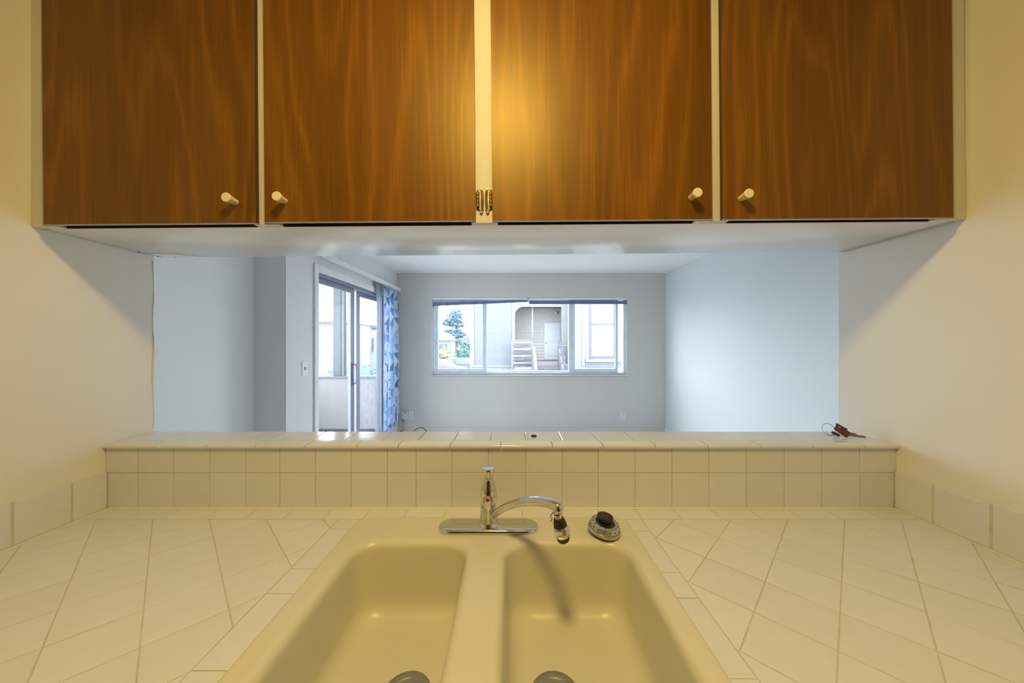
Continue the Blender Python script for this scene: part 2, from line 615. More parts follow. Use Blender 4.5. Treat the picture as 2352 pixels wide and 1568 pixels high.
# ------------------------------------------------------------------ tiles
GAP = 0.0022
def tile_poly(poly, name, parent, mapf, t=0.006, c=0.0003, m='tile'):
    if not poly:
        return
    poly = clean(poly)
    if len(poly) < 3 or area(poly) < 1.2e-4:
        return
    poly = clean(inset(poly, GAP / 2))
    if len(poly) < 3 or area(poly) < 6e-5:
        return
    cx = sum(p[0] for p in poly) / len(poly)
    cy_ = sum(p[1] for p in poly) / len(poly)
    h = random.uniform(-0.00025, 0.00025)
    tu, tv = random.uniform(-0.0025, 0.0025), random.uniform(-0.0025, 0.0025)
    o0 = Vector(mapf(cx, cy_, 0))
    def mf(u, v, w):
        return Vector(mapf(u, v, w + h + (tu * (u - cx) + tv * (v - cy_) if w > 0 else 0))) - o0
    me = MB().prism(poly, mf, t, c).mesh(name, m)
    return link(name, me, parent, o0)

# backsplash under the ledge: two rows
gx = [243, 318, 399, 482, 565, 643, 725, 807, 890, 956, 1038, 1122, 1207, 1291, 1374, 1458, 1543, 1628, 1714, 1801, 1887, 1974, 2058]
gx = [WL] + [(p - 1176) * 1.014 / 784 for p in gx[1:-1]] + [WR]
mapb = lambda u, v, w: (u, YB - w, v)
for zi, (z0, z1) in enumerate(((CT + 0.002, 1.020), (1.020, LEDGE - 0.011))):
    for a, b in zip(gx[:-1], gx[1:]):
        tile_poly([(a, z0), (b, z0), (b, z1), (a, z1)], 'backsplash_tile', wall_front, mapb, 0.005)
MB().box(WL, WR, YB - 0.0036, YB, CT - 0.005, LEDGE - 0.033).build('grout_bed', 'grout', wall_front)
# one row on each side wall
for wall, X, sgn, js in ((wall_left, WL, 1, [1.012, 0.931, 0.820, 0.709, 0.598, 0.487, 0.376]), (wall_right, WR, -1, [1.012, 0.920, 0.808, 0.697, 0.586, 0.475, 0.364])):
    mp = (lambda u, v, w: (WL + w, -u, v)) if sgn > 0 else (lambda u, v, w: (WR - w, u, v))
    for a, b in zip(js[:-1], js[1:]):
        u0, u1 = (-a, -b) if sgn > 0 else (b, a)
        tile_poly([(u0, CT + 0.002), (u1, CT + 0.002), (u1, CT + 0.112), (u0, CT + 0.112)], 'backsplash_tile', wall, mp, 0.008, 0.003)
    g = MB()
    g.box(*( (X, X + 0.0068) if sgn > 0 else (X - 0.0068, X) ), js[-1], 1.012, CT - 0.01, CT + 0.110)
    g.build('grout_bed', 'grout', wall)
    MB().box(*((X + 0.005, X + 0.0105) if sgn > 0 else (X - 0.0105, X - 0.005)), js[-1], 1.010, CT - 0.001, CT + 0.004, 0.0018).build('caulk_line', 'caulk', wall)

# ledge on top of the low wall
ledge = thing('tiled_ledge', 'long cream tiled ledge of the pass-through above the backsplash', 'ledge', (0, YB, LEDGE - 0.03))
MB().box(WL, WR, YB - 0.0036, YLB + 0.002, LEDGE - 0.032, LEDGE - 0.0065).build('grout_bed', 'grout', ledge)
fx = [352, 470, 585, 700, 817, 914, 1033, 1150, 1269, 1386, 1507, 1628, 1749, 1870, 1991]
fx = [WL] + [(p - 1176) / 784 for p in fx] + [WR]
for a, b in zip(fx[:-1], fx[1:]):       # bullnose trim tiles
    y0, y1, z0, z1, r = 1.003, 1.0490, LEDGE - 0.0105, LEDGE, 0.006
    prof = [(y1, z1), (y1, z1 - 0.006), (y0 + 0.01, z1 - 0.006), (y0 + 0.01, z0), (y0 + 0.001, z0)]
    prof += [(y0 + r - r * math.cos(t * PI / 8), z1 - r + r * math.sin(t * PI / 8)) for t in range(5)]
    n = len(prof)
    cxm = (a + b) / 2
    vs = [(x - cxm, p[0] - y0, p[1] - z0) for x in (a + GAP / 2, b - GAP / 2) for p in prof]
    fs = [(i, (i + 1) % n, n + (i + 1) % n, n + i) for i in range(n)] + [tuple(range(n)), tuple(reversed(range(n, 2 * n)))]
    link('trim_tile', MB().add(vs, fs).mesh('trim_tile', 'ltile', 50), ledge, (cxm, y0, z0 + random.uniform(-0.0002, 0.0002)))
bx = [WL] + [0.043 + 0.1115 * k for k in range(-11, 10)] + [WR]
for a, b in zip(bx[:-1], bx[1:]):
    tile_poly([(a, 1.0505), (b, 1.0505), (b, YLB + 0.004), (a, YLB + 0.004)], 'ledge_tile', ledge, lambda u, v, w: (u, v, LEDGE - 0.006 + w), c=0.0018, m='ltile')

# ------------------------------------------------------------------ counter
SX0, SX1, SY0, SY1 = -0.425, 0.318, 0.385, 0.951        # sink outline
CY0 = 0.340                                              # counter front edge
counter = thing('kitchen_counter', 'cream tiled counter with diagonal tiles on both sides of the sink', 'counter', (0, 0.7, 0))
bed = MB()
bed.box(WL + 0.001, SX0 + 0.03, CY0, YB - 0.005, CT - 0.04, CT - 0.0014)
bed.box(SX1 - 0.03, WR - 0.001, CY0, YB - 0.005, CT - 0.04, CT - 0.0014)
bed.box(SX0 + 0.03, SX1 - 0.03, SY1 - 0.03, YB - 0.005, CT - 0.04, CT - 0.0014)
bed.box(SX0 + 0.03, SX1 - 0.03, CY0, SY0 + 0.03, CT - 0.04, CT - 0.0014)
bed.build('grout_bed', 'grout', counter)
base = MB()
base.box(WL + 0.001, WR - 0.001, CY0 + 0.03, CY0 + 0.05, 0.10, CT - 0.04)
base.box(WL + 0.001, WR - 0.001, CY0 + 0.09, CY0 + 0.11, 0.0, 0.10)
base.build('cabinet_base', 'wood', counter)
MB().box(WL + 0.008, WR - 0.008, YB - 0.011, YB - 0.004, CT - 0.001, CT + 0.004, 0.002).build('caulk_line', 'caulk', counter)
mapc = lambda u, v, w: (u, v, CT - 0.006 + w)
PITCH = 0.1117
s2 = PITCH * math.sqrt(2)
full = None
def field(x0, x1, y0, y1, ca, cb_):
    for i in range(-14, 15):
        for j in range(-2, 26):
            a0, b0 = ca + s2 * i, cb_ + s2 * j      # X-y in [a0,a0+s2], X+y in [b0,b0+s2]
            q = lambda a, b: ((a + b) / 2, (b - a) / 2)
            poly = [q(a0, b0), q(a0 + s2, b0), q(a0 + s2, b0 + s2), q(a0, b0 + s2)]
            if area(poly) < 0:
                poly.reverse()
            for h in ((1, 0, x1), (-1, 0, -x0), (0, 1, y1), (0, -1, -y0)):
                poly = clip(poly, *h)
                if len(poly) < 3:
                    break
            if len(poly) >= 3:
                tile_poly(poly, 'counter_tile', counter, mapc)
field(0.361, WR - 0.008, CY0, 0.953, -0.024, 1.228 - 13 * s2)
field(WL + 0.008, -0.484, CY0, 0.953, -0.05, -0.050 - 13 * s2)
bxs = [WL + 0.008] + [0.476 - 0.1117 * k for k in range(14, -6, -1)] + [WR - 0.008]
for a, b in zip(bxs[:-1], bxs[1:]):
    tile_poly([(a, 0.953), (b, 0.953), (b, YB - 0.006), (a, YB - 0.006)], 'border_tile', counter, mapc)
for x0, x1, js in ((-0.484, SX0, [0.953, 0.903, 0.745, 0.672, 0.514, CY0]), (SX1, 0.361, [0.953, 0.893, 0.734, 0.660, 0.502, CY0])):
    for b, a in zip(js[:-1], js[1:]):
        tile_poly([(x0, a), (x1, a), (x1, b), (x0, b)], 'border_tile', counter, mapc)
for k in range(5):
    a = SX0 + (SX1 - SX0) * k / 5
    b = SX0 + (SX1 - SX0) * (k + 1) / 5
    tile_poly([(a, CY0), (b, CY0), (b, SY0), (a, SY0)], 'border_tile', counter, mapc)

# ------------------------------------------------------------------ sink
def rrect(x0, x1, y0, y1, r, n=8):
    out = []
    for cx, cy2, a0 in ((x1 - r, y1 - r, 0), (x0 + r, y1 - r, 90), (x0 + r, y0 + r, 180), (x1 - r, y0 + r, 270)):
        for k in range(n + 1):
            a = math.radians(a0 + 90 * k / n)
            out.append((cx + r * math.cos(a), cy2 + r * math.sin(a)))
    return out
DECK = CT + 0.011
sink = thing('double_sink', 'white enamel double-bowl drop-in sink set into the tiled counter', 'sink', (-0.053, 0.68, DECK - 0.2))
bm = bmesh.new()
def ring(pts, z):
    return [bm.verts.new((p[0], p[1], z)) for p in pts]
def bridge(a, b):
    n = len(a)
    for i in range(n):
        j = (i + 1) % n
        bm.faces.new((a[i], a[j], b[j], b[i]))
def loop_edges(r):
    return [bm.edges.get((r[i], r[(i + 1) % len(r)])) or bm.edges.new((r[i], r[(i + 1) % len(r)])) for i in range(len(r))]
fill = []
# outer lip
rings = []
r0 = 0.010
for k in range(5):
    a = PI / 2 * k / 4
    ins = r0 - r0 * math.sin(a)
    rings.append(ring(rrect(SX0 + ins, SX1 - ins, SY0 + ins, SY1 - ins, 0.040 - ins * 0.5), DECK - r0 + r0 * math.cos(a)))
inner = ring(rrect(SX0 + 0.013, SX1 - 0.013, SY0 + 0.013, SY1 - 0.013, 0.034), DECK)
bridge(inner, rings[0])
for a, b in zip(rings[:-1], rings[1:]):
    bridge(a, b)
fill += loop_edges(inner)
BZ = 0.168
def bowl(x0, x1, y0, y1):
    global fill
    lip, fil = 0.020, 0.039
    Rc = 0.056
    levels = [(-0.003, 0.0), (0.0, 0.0)]
    for k in range(1, 7):
        a = PI / 2 * k / 6
        levels.append((lip * math.sin(a) * 0.9, -lip * (1 - math.cos(a))))
    draft = 0.007
    zb = -BZ + fil
    for k in range(1, 4):
        t = k / 3
        levels.append((lip * 0.9 + draft * t, -lip + (zb + lip) * t))
    for k in range(1, 8):
        a = PI / 2 * k / 7
        levels.append((lip * 0.9 + draft + fil * (1 - math.cos(a)), zb - fil * math.sin(a)))
    prev = None
    first = None
    for ins, z in levels:
        r = ring(rrect(x0 + ins, x1 - ins, y0 + ins, y1 - ins, max(0.018, Rc - max(0, ins) * 0.30)), DECK + z)
        if prev:
            bridge(prev, r)
        else:
            first = r
        prev = r
    fill += loop_edges(first)
    c = bm.verts.new(((x0 + x1) / 2, (y0 + y1) / 2, DECK - BZ))
    for i in range(len(prev)):
        bm.faces.new((prev[i], prev[(i + 1) % len(prev)], c))
BOWLS = ((-0.386, -0.088), (-0.032, 0.288))
for x0, x1 in BOWLS:
    bowl(x0, x1, 0.424, 0.842)
bmesh.ops.triangle_fill(bm, use_beauty=True, use_dissolve=False, edges=fill)
bmesh.ops.recalc_face_normals(bm, faces=bm.faces)
me = bpy.data.meshes.new('basin')
bm.to_mesh(me)
bm.free()
if sum(p.normal.z * p.area for p in me.polygons) < 0:
    me.flip_normals()
me.materials.append(M['enamel'])
me.polygons.foreach_set('use_smooth', [True] * len(me.polygons))
link('basin', me, sink)
for dx in (-0.196, 0.080):
    zf = DECK - BZ + 0.0004
    mt = T(dx, 0.629, zf)
    d = MB().lathe([(0.0310, 0.0022), (0.0325, 0.003), (0.0405, 0.0042), (0.0450, 0.003), (0.0462, 0.0)], mt, 40, cap=False).build('drain_flange', 'drain', sink, 60)
    MB().lathe([(0.0325, 0.0029), (0.029, 0.0012), (0.012, 0.0008), (0.0, 0.0008)], mt, 40, cap=False).build('drain_cup', 'drain', d, 60)
    MB().lathe([(0.007, 0.001), (0.007, 0.010), (0.004, 0.012)], mt, 16).build('drain_post', 'drain', d, 40)

# ------------------------------------------------------------------ faucet
FX, FY = -0.061, 0.888
fau = thing('kitchen_faucet', 'chrome single-lever faucet with curved spout on the sink deck', 'faucet', (FX, FY, DECK))
pl = MB()
def stadium(hw, hd, n=12):
    out = []
    for sx, a0 in ((1, -90), (-1, 90)):
        for k in range(n + 1):
            a = math.radians(a0 + 180 * k / n)
            out.append((sx * (hw - hd) + hd * math.cos(a), hd * math.sin(a)))
    return out
st = []
for sc_, z in ((1.0, 0.0), (1.0, 0.004), (0.965, 0.008), (0.88, 0.0105), (0.6, 0.0125)):
    p = stadium(0.130, 0.033)
    st.append([(FX + x * (1 - (1 - sc_) * 0.30), FY + y * sc_, DECK + z) for x, y in p])
n = len(st[0])
vs = [q for r in st for q in r]
fs = [(k * n + i, k * n + (i + 1) % n, (k + 1) * n + (i + 1) % n, (k + 1) * n + i) for k in range(len(st) - 1) for i in range(n)]
fs += [tuple(reversed(range(n))), tuple((len(st) - 1) * n + i for i in range(n))]
pl.add(vs, fs).build('deck_plate', 'chrome', fau, 50)
zp = DECK + 0.011
MB().lathe([(0.0270, -0.002), (0.0262, 0.002), (0.0235, 0.005), (0.0222, 0.010), (0.0215, 0.030), (0.0213, 0.046), (0.0200, 0.0475)], T(FX, FY, zp), 40).build('body', 'chrome', fau, 40)
zs = zp + 0.0485
hd = MB().lathe([(0.0200, -0.001), (0.0213, 0.001), (0.0220, 0.012), (0.0224, 0.024), (0.0212, 0.036), (0.0178, 0.049), (0.0142, 0.060), (0.0122, 0.069), (0.0120, 0.077), (0.0136, 0.086), (0.0156, 0.091), (0.0158, 0.0945), (0.0140, 0.0975), (0.008, 0.0985)], T(FX, FY, zs) @ R(2, 'X'), 40).build('handle', 'chrome', fau, 40)
MB().lathe([(0.0042, 0.0), (0.0042, 0.0012), (0.0030, 0.002)], T(FX - 0.001, FY - 0.0218, zs + 0.023) @ R(90, 'X') , 20).build('red_dot', 'red', hd, 40)
sp = [(FX + 0.006, FY - 0.006, zp + 0.022), (FX + 0.020, FY - 0.024, zp + 0.040), (FX + 0.045, FY - 0.055, zp + 0.070), (FX + 0.078, FY - 0.096, zp + 0.101), (FX + 0.112, FY - 0.134, zp + 0.122), (FX + 0.136, FY - 0.162, zp + 0.132), (FX + 0.152, FY - 0.178, zp + 0.133), (FX + 0.156, FY - 0.184, zp + 0.130), (FX + 0.156, FY - 0.185, zp + 0.121)]
MB().tube(sp, [0.0088, 0.0090, 0.0092, 0.0094, 0.0098, 0.0104, 0.0112, 0.0112, 0.0100], 18, smooth=6).build('spout', 'chrome', fau, 60)
ex, ey, ez = sp[-1]
clipb = MB()
clipb.tube([(ex - 0.010, ey - 0.003, ez + 0.003), (ex - 0.016, ey - 0.004, ez - 0.004), (ex - 0.013, ey - 0.004, ez - 0.010), (ex - 0.017, ey - 0.004, ez - 0.016)], 0.0013, 8, smooth=5)
clipb.build('swivel_clip', 'steel', fau, 60)
nzm = T(ex - 0.001, ey, ez - 0.002) @ R(4, 'X') @ R(-13, 'Y')
MB().lathe([(0.0072, -0.012), (0.0080, -0.009), (0.0080, 0.0)], nzm, 24).build('swivel_ball', 'chrome', fau, 40)
nz = MB().lathe([(0.0138, -0.026), (0.0128, -0.017), (0.0098, -0.009), (0.0080, -0.008)], nzm, 24).build('spray_collar', 'rubber', fau, 40)
MB().lathe([(0.0135, -0.050), (0.0158, -0.046), (0.0174, -0.040), (0.0160, -0.031), (0.0142, -0.0255), (0.0120, -0.025)], nzm, 12).build('spray_head', 'chrome', fau, 20)
MB().lathe([(0.0095, -0.060), (0.0120, -0.058), (0.0146, -0.049)], nzm, 24).build('spray_tip', 'rubber', fau, 40)

# ------------------------------------------------------------------ strainer lying on the deck
st_x, st_y = 0.233, 0.865
stn = thing('sink_strainer', 'steel basket strainer with a black rubber stopper on the sink corner', 'strainer', (st_x, st_y, DECK))
sm = T(st_x, st_y, DECK + 0.0085) @ R(8, 'Y') @ R(4, 'X')
MB().lathe([(0.0400, -0.001), (0.0412, 0.002), (0.0405, 0.0055), (0.0378, 0.0065), (0.0372, 0.004)], sm, 40).build('rim', 'steel', stn, 35)
MB().lathe([(0.0372, 0.003), (0.0366, 0.012), (0.0352, 0.019), (0.0300, 0.0215), (0.0245, 0.0205), (0.0230, 0.016), (0.0, 0.015)], sm, 40, cap=False).build('basket', 'steel', stn, 35)
for k in range(16):
    a = 2 * PI * k / 16 + 0.1
    MB().lathe([(0.0016, -0.0003), (0.0016, 0.0006)], sm @ R(math.degrees(a), 'Z') @ T(0.0365, 0, 0.0135) @ R(86, 'Y'), 8).build('hole', 'rubber', stn)
for k in range(14):
    a = 2 * PI * k / 14
    MB().lathe([(0.0014, -0.0003), (0.0014, 0.0006)], sm @ T(0.0315 * math.cos(a), 0.0315 * math.sin(a), 0.0208), 8).build('hole', 'rubber', stn)
MB().lathe([(0.0250, 0.0175), (0.0245, 0.0205), (0.0120, 0.0225), (0.0100, 0.0300)], sm, 32).build('gasket', 'rubber', stn, 40)
kb = MB().lathe([(0.0150, 0.0265), (0.0195, 0.0290), (0.0205, 0.0330), (0.0195, 0.0365), (0.0160, 0.0378), (0.0060, 0.0375), (0.0045, 0.0370)], sm @ T(-0.002, 0, 0), 32).build('stopper_knob', 'rubber', stn, 50)

# ------------------------------------------------------------------ small things on the ledge
tag(MB().tube([(0.070 + 0.0075 * math.cos(2 * PI * k / 24), 1.092 + 0.0075 * math.sin(2 * PI * k / 24), LEDGE + 0.0022) for k in range(24)], 0.0020, 8, closed=True).build('rubber_washer', 'rubber', None, 60), 'small black rubber ring lying on the tiled ledge', 'washer')

kx, ky = 1.055, 1.105
ks = thing('key_bunch', 'bunch of keys with a reddish fob and wire ring on the ledge', 'keys', (kx, ky, LEDGE))
rc = Vector((kx - 0.026, ky + 0.004, LEDGE + 0.0185))
MB().tube([(rc.x + 0.0205 * math.cos(2 * PI * k / 36), rc.y + 0.007 * math.sin(2 * PI * k / 36), rc.z + 0.0178 * math.sin(2 * PI * k / 36)) for k in range(36)], 0.0009, 6, closed=True).build('key_ring', 'ring', ks, 60)
def slab(p0, p1, wid, th, up, name, m):
    p0, p1, up = Vector(p0), Vector(p1), Vector(up).normalized()
    d = (p1 - p0)
    L = d.length
    d.normalize()
    side = d.cross(up).normalized()
    nrm = side.cross(d)
    mtx = Matrix((d, side, nrm)).transposed().to_4x4()
    mtx.translation = p0
    b = MB().box(0, L, -wid / 2, wid / 2, -th / 2, th / 2, min(th, wid) * 0.3)
    b.v = [tuple(mtx @ Vector(v)) for v in b.v]
    return b
fobup = Vector((-0.40, -0.62, 0.68))
fb = slab((kx - 0.012, ky - 0.004, LEDGE + 0.030), (kx + 0.014, ky - 0.022, LEDGE + 0.006), 0.023, 0.0028, fobup, '', '').build('leather_fob', 'fob', ks)
MB().lathe([(0.0022, -0.001), (0.0022, 0.001)], T(kx - 0.003, ky - 0.008, LEDGE + 0.0285) @ R(70, 'X'), 12).build('rivet', 'chrome', fb, 40)
slab((kx + 0.000, ky + 0.006, LEDGE + 0.031), (kx + 0.028, ky - 0.002, LEDGE + 0.014), 0.020, 0.005, (-0.3, -0.5, 0.8), '', '').build('key_head', 'black', ks)
slab((kx - 0.024, ky - 0.004, LEDGE + 0.012), (kx - 0.008, ky - 0.014, LEDGE + 0.004), 0.012, 0.004, (0.1, -0.5, 0.8), '', '').build('key_head', 'black', ks)
for a, b, wd_ in (((kx + 0.010, ky - 0.010, LEDGE + 0.007), (kx + 0.058, ky - 0.030, LEDGE + 0.0035), 0.010), ((kx + 0.018, ky - 0.004, LEDGE + 0.012), (kx + 0.048, ky - 0.010, LEDGE + 0.0075), 0.0085), ((kx + 0.012, ky - 0.008, LEDGE + 0.009), (kx + 0.046, ky - 0.018, LEDGE + 0.0045), 0.0065)):
    slab(a, b, wd_, 0.0018, (0.15, -0.35, 1), '', '').build('key_blade', 'key', ks)

# ------------------------------------------------------------------ upper cabinets
# local frame: x right, y depth (world), z up from the underside at the middle; the whole unit hangs a hair off level
CZ = 1.708
cab = thing('upper_cabinet', 'walnut four-door wall cabinet with cream frame hanging above the pass-through', 'cabinet', (0, 0, CZ))
cab['local'] = True
cab.rotation_euler = (0, math.radians(-0.47), 0)
CH = H - CZ - 0.014
YD0, YD1, YFR = 0.845, 0.856, 0.875
body = MB()
body.box(WL + 0.004, WL + 0.022, YFR, YO - 0.004, 0, CH)
body.box(WR - 0.022, WR - 0.004, YFR, YO - 0.004, 0, CH)
body.box(WL + 0.022, WR - 0.022, YO - 0.016, YO - 0.004, 0.018, CH)
body.box(WL + 0.022, WR - 0.022, YFR, YO - 0.016, CH - 0.018, CH)
body.build('carcass', 'inside', cab)
MB().box(WL + 0.003, WR - 0.003, YFR + 0.0005, YO, 0, 0.018, 0.0015).build('bottom_panel', 'upaint', cab, 40)
MB().box(WL + 0.003, WR - 0.003, YO - 0.004, YO, 0.019, CH).build('back_panel', 'paint', cab)
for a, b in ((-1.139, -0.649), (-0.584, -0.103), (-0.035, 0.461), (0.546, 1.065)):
    MB().box(a, b, YFR - 0.0015, YFR + 0.0004, 0.0003, 0.05).build('dark_rail', 'inside', cab)  # dark strip over the panel's front edge, blackens the gap under the doors
for a, b in ((WL + 0.002, -1.140), (-0.648, -0.585), (-0.102, -0.036), (0.462, 0.545), (1.066, WR - 0.002)):
    MB().box(a, b, YD1 + 0.0005, YFR, 0.0, CH, 0.0008).build('stile', 'spaint', cab)
MB().box(-1.139, 1.065, YD1 + 0.001, YFR, CH - 0.05, CH).build('top_rail', 'paint', cab)
doors = ((-1.160, -0.6340, 0.0), (-0.612, -0.0905, 0.0015), (-0.0485, 0.4955, 0.0), (0.522, 1.093, -0.001))
knobs = ((-0.683, 0.052), (-0.562, 0.052), (0.444, 0.054), (0.567, 0.052))
for (a, b, dz), (kx_, kz) in zip(doors, knobs):
    w_, h_ = b - a, CH - 0.03
    me = MB()
    me.box(-w_ / 2, w_ / 2, 0, YD1 - YD0, 0, h_)
    me.mi = [1, 0, 0, 0, 0, 0]
    mesh = me.mesh('door', ['wood', 'door_bottom', 'wood_edge'])
    for p in mesh.polygons:
        p.material_index = 1 if p.normal.z < -0.5 else (2 if abs(p.normal.x) > 0.5 else 0)
    dr = link('door', mesh, cab, ((a + b) / 2, YD0, 0.001 + dz))
    kb = MB().lathe([(0.0072, 0.0), (0.0078, 0.010), (0.0098, 0.022), (0.0112, 0.0290), (0.0112, 0.0305), (0.0100, 0.0315)], R(90, 'X'), 28)
    ko = link('knob', kb.mesh('knob', 'knob', 35), dr, (kx_ - (a + b) / 2, 0.0, kz - 0.001))
# hinges on the centre stile
def hinge(sx, xk, name):
    h = MB()
    yb = YD1
    z0 = 0.030
    prof = [(-0.006, 0.004), (-0.006, 0.046), (-0.003, 0.050), (-0.004, 0.054), (0.0, 0.058), (0.004, 0.054), (0.003, 0.050), (0.006, 0.046), (0.006, 0.004), (0.003, 0.0), (0.004, -0.004), (0.0, -0.009), (-0.004, -0.004), (-0.003, 0.0)]
    prof = list(reversed(prof))
    n = len(prof)
    vs = [(xk + p[0], yb - d, z0 + p[1] + 0.0) for d in (0, 0.004) for p in prof]
    fs = [(i, (i + 1) % n, n + (i + 1) % n, n + i) for i in range(n)] + [tuple(reversed(range(n))), tuple(range(n, 2 * n))]
    h.add(vs, fs)
    # raised rib along the leaf
    h.tube([(xk + sx * 0.002, yb - 0.0025, z0 + 0.002), (xk + sx * 0.003, yb - 0.006, z0 + 0.018), (xk + sx * 0.003, yb - 0.006, z0 + 0.034), (xk + sx * 0.002, yb - 0.0025, z0 + 0.048)], 0.0030, 8, smooth=4)
    p = h.build(name, 'brass', cab, 30)
    bx_ = xk - sx * 0.0085
    b = MB()
    for k in range(4):
        za = z0 + 0.008 + 0.0095 * k
        b.lathe([(0.0028, 0.0), (0.0042, 0.0006), (0.0042, 0.0082), (0.0028, 0.0088)], T(bx_, yb - 0.005, za), 14)
    b.lathe([(0.001, 0.0), (0.0024, 0.002), (0.001, 0.0045)], T(bx_, yb - 0.005, z0 + 0.046), 12)
    b.build('barrel', 'brass', p, 30)
    for zz in (0.0, 0.050):
        sc2 = MB().lathe([(0.0028, 0.0), (0.0026, 0.0014), (0.0012, 0.0022)], T(xk, yb - 0.0025, z0 + zz) @ R(90, 'X'), 12)
        sc2.build('screw_head', 'brass', p, 40)
hinge(1, -0.0765, 'hinge')
hinge(-1, -0.0605, 'hinge')
# paint flaws in the corner of the underside
MB().add([(WL + 0.022, YO - 0.055, -0.0002), (WL + 0.095, YO - 0.045, -0.0002), (WL + 0.150, YO - 0.0005, -0.0002), (WL + 0.02, YO - 0.0005, -0.0002), (WL + 0.022, YO - 0.055, -0.0012), (WL + 0.095, YO - 0.045, -0.0012), (WL + 0.150, YO - 0.0005, -0.0004), (WL + 0.02, YO - 0.0005, -0.0014)], [(0, 1, 2, 3), (7, 6, 5, 4), (0, 4, 5, 1), (1, 5, 6, 2), (2, 6, 7, 3), (3, 7, 4, 0)]).build('paint_patch', 'upaint', cab)
for fx_, fy_ in ((WL + 0.008, YO - 0.075), (WL + 0.010, YO - 0.018), (WL + 0.055, YO - 0.004)):
    MB().lathe([(0.0018, -0.0018), (0.0025, 0.0)], T(fx_, fy_, -0.0005), 8).build('nail_hole', 'inside', cab)

# ------------------------------------------------------------------ kitchen ceiling lamp
lx, ly = -0.04, 0.14
lamp = thing('ceiling_lamp', 'round flush ceiling lamp with a glowing glass dome over the counter', 'lamp', (lx, ly, H))
MB().lathe([(0.108, -0.022), (0.120, -0.016), (0.120, 0.0)], T(lx, ly, H), 40).build('lamp_base', 'white', lamp, 40)
M['dome'] = emit_mat('lamp_dome_glow', (1.0, 0.705, 0.23), LAMP)
MB().lathe([(0.002, -0.080), (0.036, -0.076), (0.068, -0.062), (0.092, -0.042), (0.104, -0.022)], T(lx, ly, H), 40, cap=False).build('lamp_dome', 'dome', lamp, 60)

# ------------------------------------------------------------------ living-room window
win = setting('window_1', (0, YF, WZ0))
yf0, yf1 = YF + 0.035, YF + 0.115
f = MB()
f.box(WX0, WX1, yf0, yf1, WZ0, WZ0 + 0.035)
f.box(WX0, WX1, yf0, yf1, WZ1 - 0.035, WZ1)
f.box(WX0, WX0 + 0.045, yf0, yf1, WZ0 + 0.035, WZ1 - 0.035)
f.box(WX1 - 0.045, WX1, yf0, yf1, WZ0 + 0.035, WZ1 - 0.035)
f.build('window_frame', 'vinyl', win)
def sash(x0, x1, y0, y1, z0, z1, sl, sr, bt, name='sash'):
    s = MB()
    s.box(x0, x0 + sl, y0, y1, z0, z1, 0.003)
    s.box(x1 - sr, x1, y0, y1, z0, z1, 0.003)
    s.box(x0 + sl, x1 - sr, y0, y1, z0, z0 + bt, 0.003)
    s.box(x0 + sl, x1 - sr, y0, y1, z1 - bt, z1, 0.003)
    so = s.build(name, 'vinyl', win)
    MB().box(x0 + sl - 0.004, x1 - sr + 0.004, (y0 + y1) / 2 - 0.003, (y0 + y1) / 2 + 0.003, z0 + bt - 0.004, z1 - bt + 0.004).build('pane', 'glass', so)
    return so
zs0, zs1 = WZ0 + 0.036, WZ1 - 0.036
ls = sash(WX0 + 0.046, -0.385, YF + 0.045, YF + 0.075, zs0, zs1, 0.035, 0.060, 0.055)
rs = sash(0.862, 1.610, YF + 0.045, YF + 0.075, zs0, zs1, 0.095, 0.040, 0.055)
ms = sash(-0.400, 0.880, YF + 0.080, YF + 0.110, zs0, zs1, 0.020, 0.020, 0.022, 'fixed_sash')
for so, x in ((ls, -0.392), (rs, 0.868)):
    MB().box(x - 0.012, x + 0.012, YF + 0.030, YF + 0.046, 1.42, 1.50, 0.004).build('latch', 'vinyl', so)
MB().box(WX0 - 0.03, WX1 + 0.03, YF - 0.02, YF + 0.035, WZ0 - 0.018, WZ0, 0.003).build('window_sill', 'lwall_dim', win)
MB().box(WX0 - 0.015, WX1 + 0.015, YF - 0.010, YF, WZ0 - 0.075, WZ0 - 0.022, 0.002).build('apron', 'lwall_dim', win)

def blind(x0, x1, za, zb, n, label):
    """raised mini blind: headrail above, slats stacked below; za/zb = stack bottom height at each end"""
    o = thing('mini_blind', label, 'blind', (x0, YF, WZ1), 'raised mini blinds in the living-room window')
    MB().box(x0, x1, YF - 0.006, YF + 0.030, WZ1 - 0.034, WZ1 - 0.002, 0.002).build('head_rail', 'vinyl', o)
    sl = MB()
    top0 = WZ1 - 0.046 if abs(za - zb) < 0.02 else za + 0.052
    top1 = WZ1 - 0.046 if abs(za - zb) < 0.02 else zb + 0.034
    for k in range(n):
        t0, t1 = k / n, (k + 0.72) / n
        p = []
        for y in (YF - 0.004, YF + 0.026):
            jy = y + random.uniform(-0.001, 0.001)
            for x, ztop, zbot in ((x0 + 0.004, top0, za), (x1 - 0.004, top1, zb)):
                p.append((x, jy, ztop + (zbot - ztop) * t1))
                p.append((x, jy, ztop + (zbot - ztop) * t0))
        sl.add(p, [(0, 2, 3, 1), (4, 5, 7, 6), (0, 1, 5, 4), (2, 6, 7, 3), (0, 4, 6, 2), (1, 3, 7, 5)])
    tag(sl.build('slat_stack', 'blind', o), kind='stuff')
    c = MB()
    for fx__ in (0.12, 0.5, 0.88):
        x = x0 + (x1 - x0) * fx__
        zz = za + (zb - za) * fx__
        c.tube([(x, YF - 0.007, WZ1 - 0.03), (x, YF - 0.007, zz)], 0.0014, 6)
    c.build('ladder_cord', 'white', o)
blind(WX0 + 0.002, 0.236, 1.942, 2.006, 9, 'left raised blind sagging towards its outer end above the tree view')
blind(0.256, WX1 - 0.002, 1.972, 1.972, 7, 'right raised blind hanging level above the porch view')

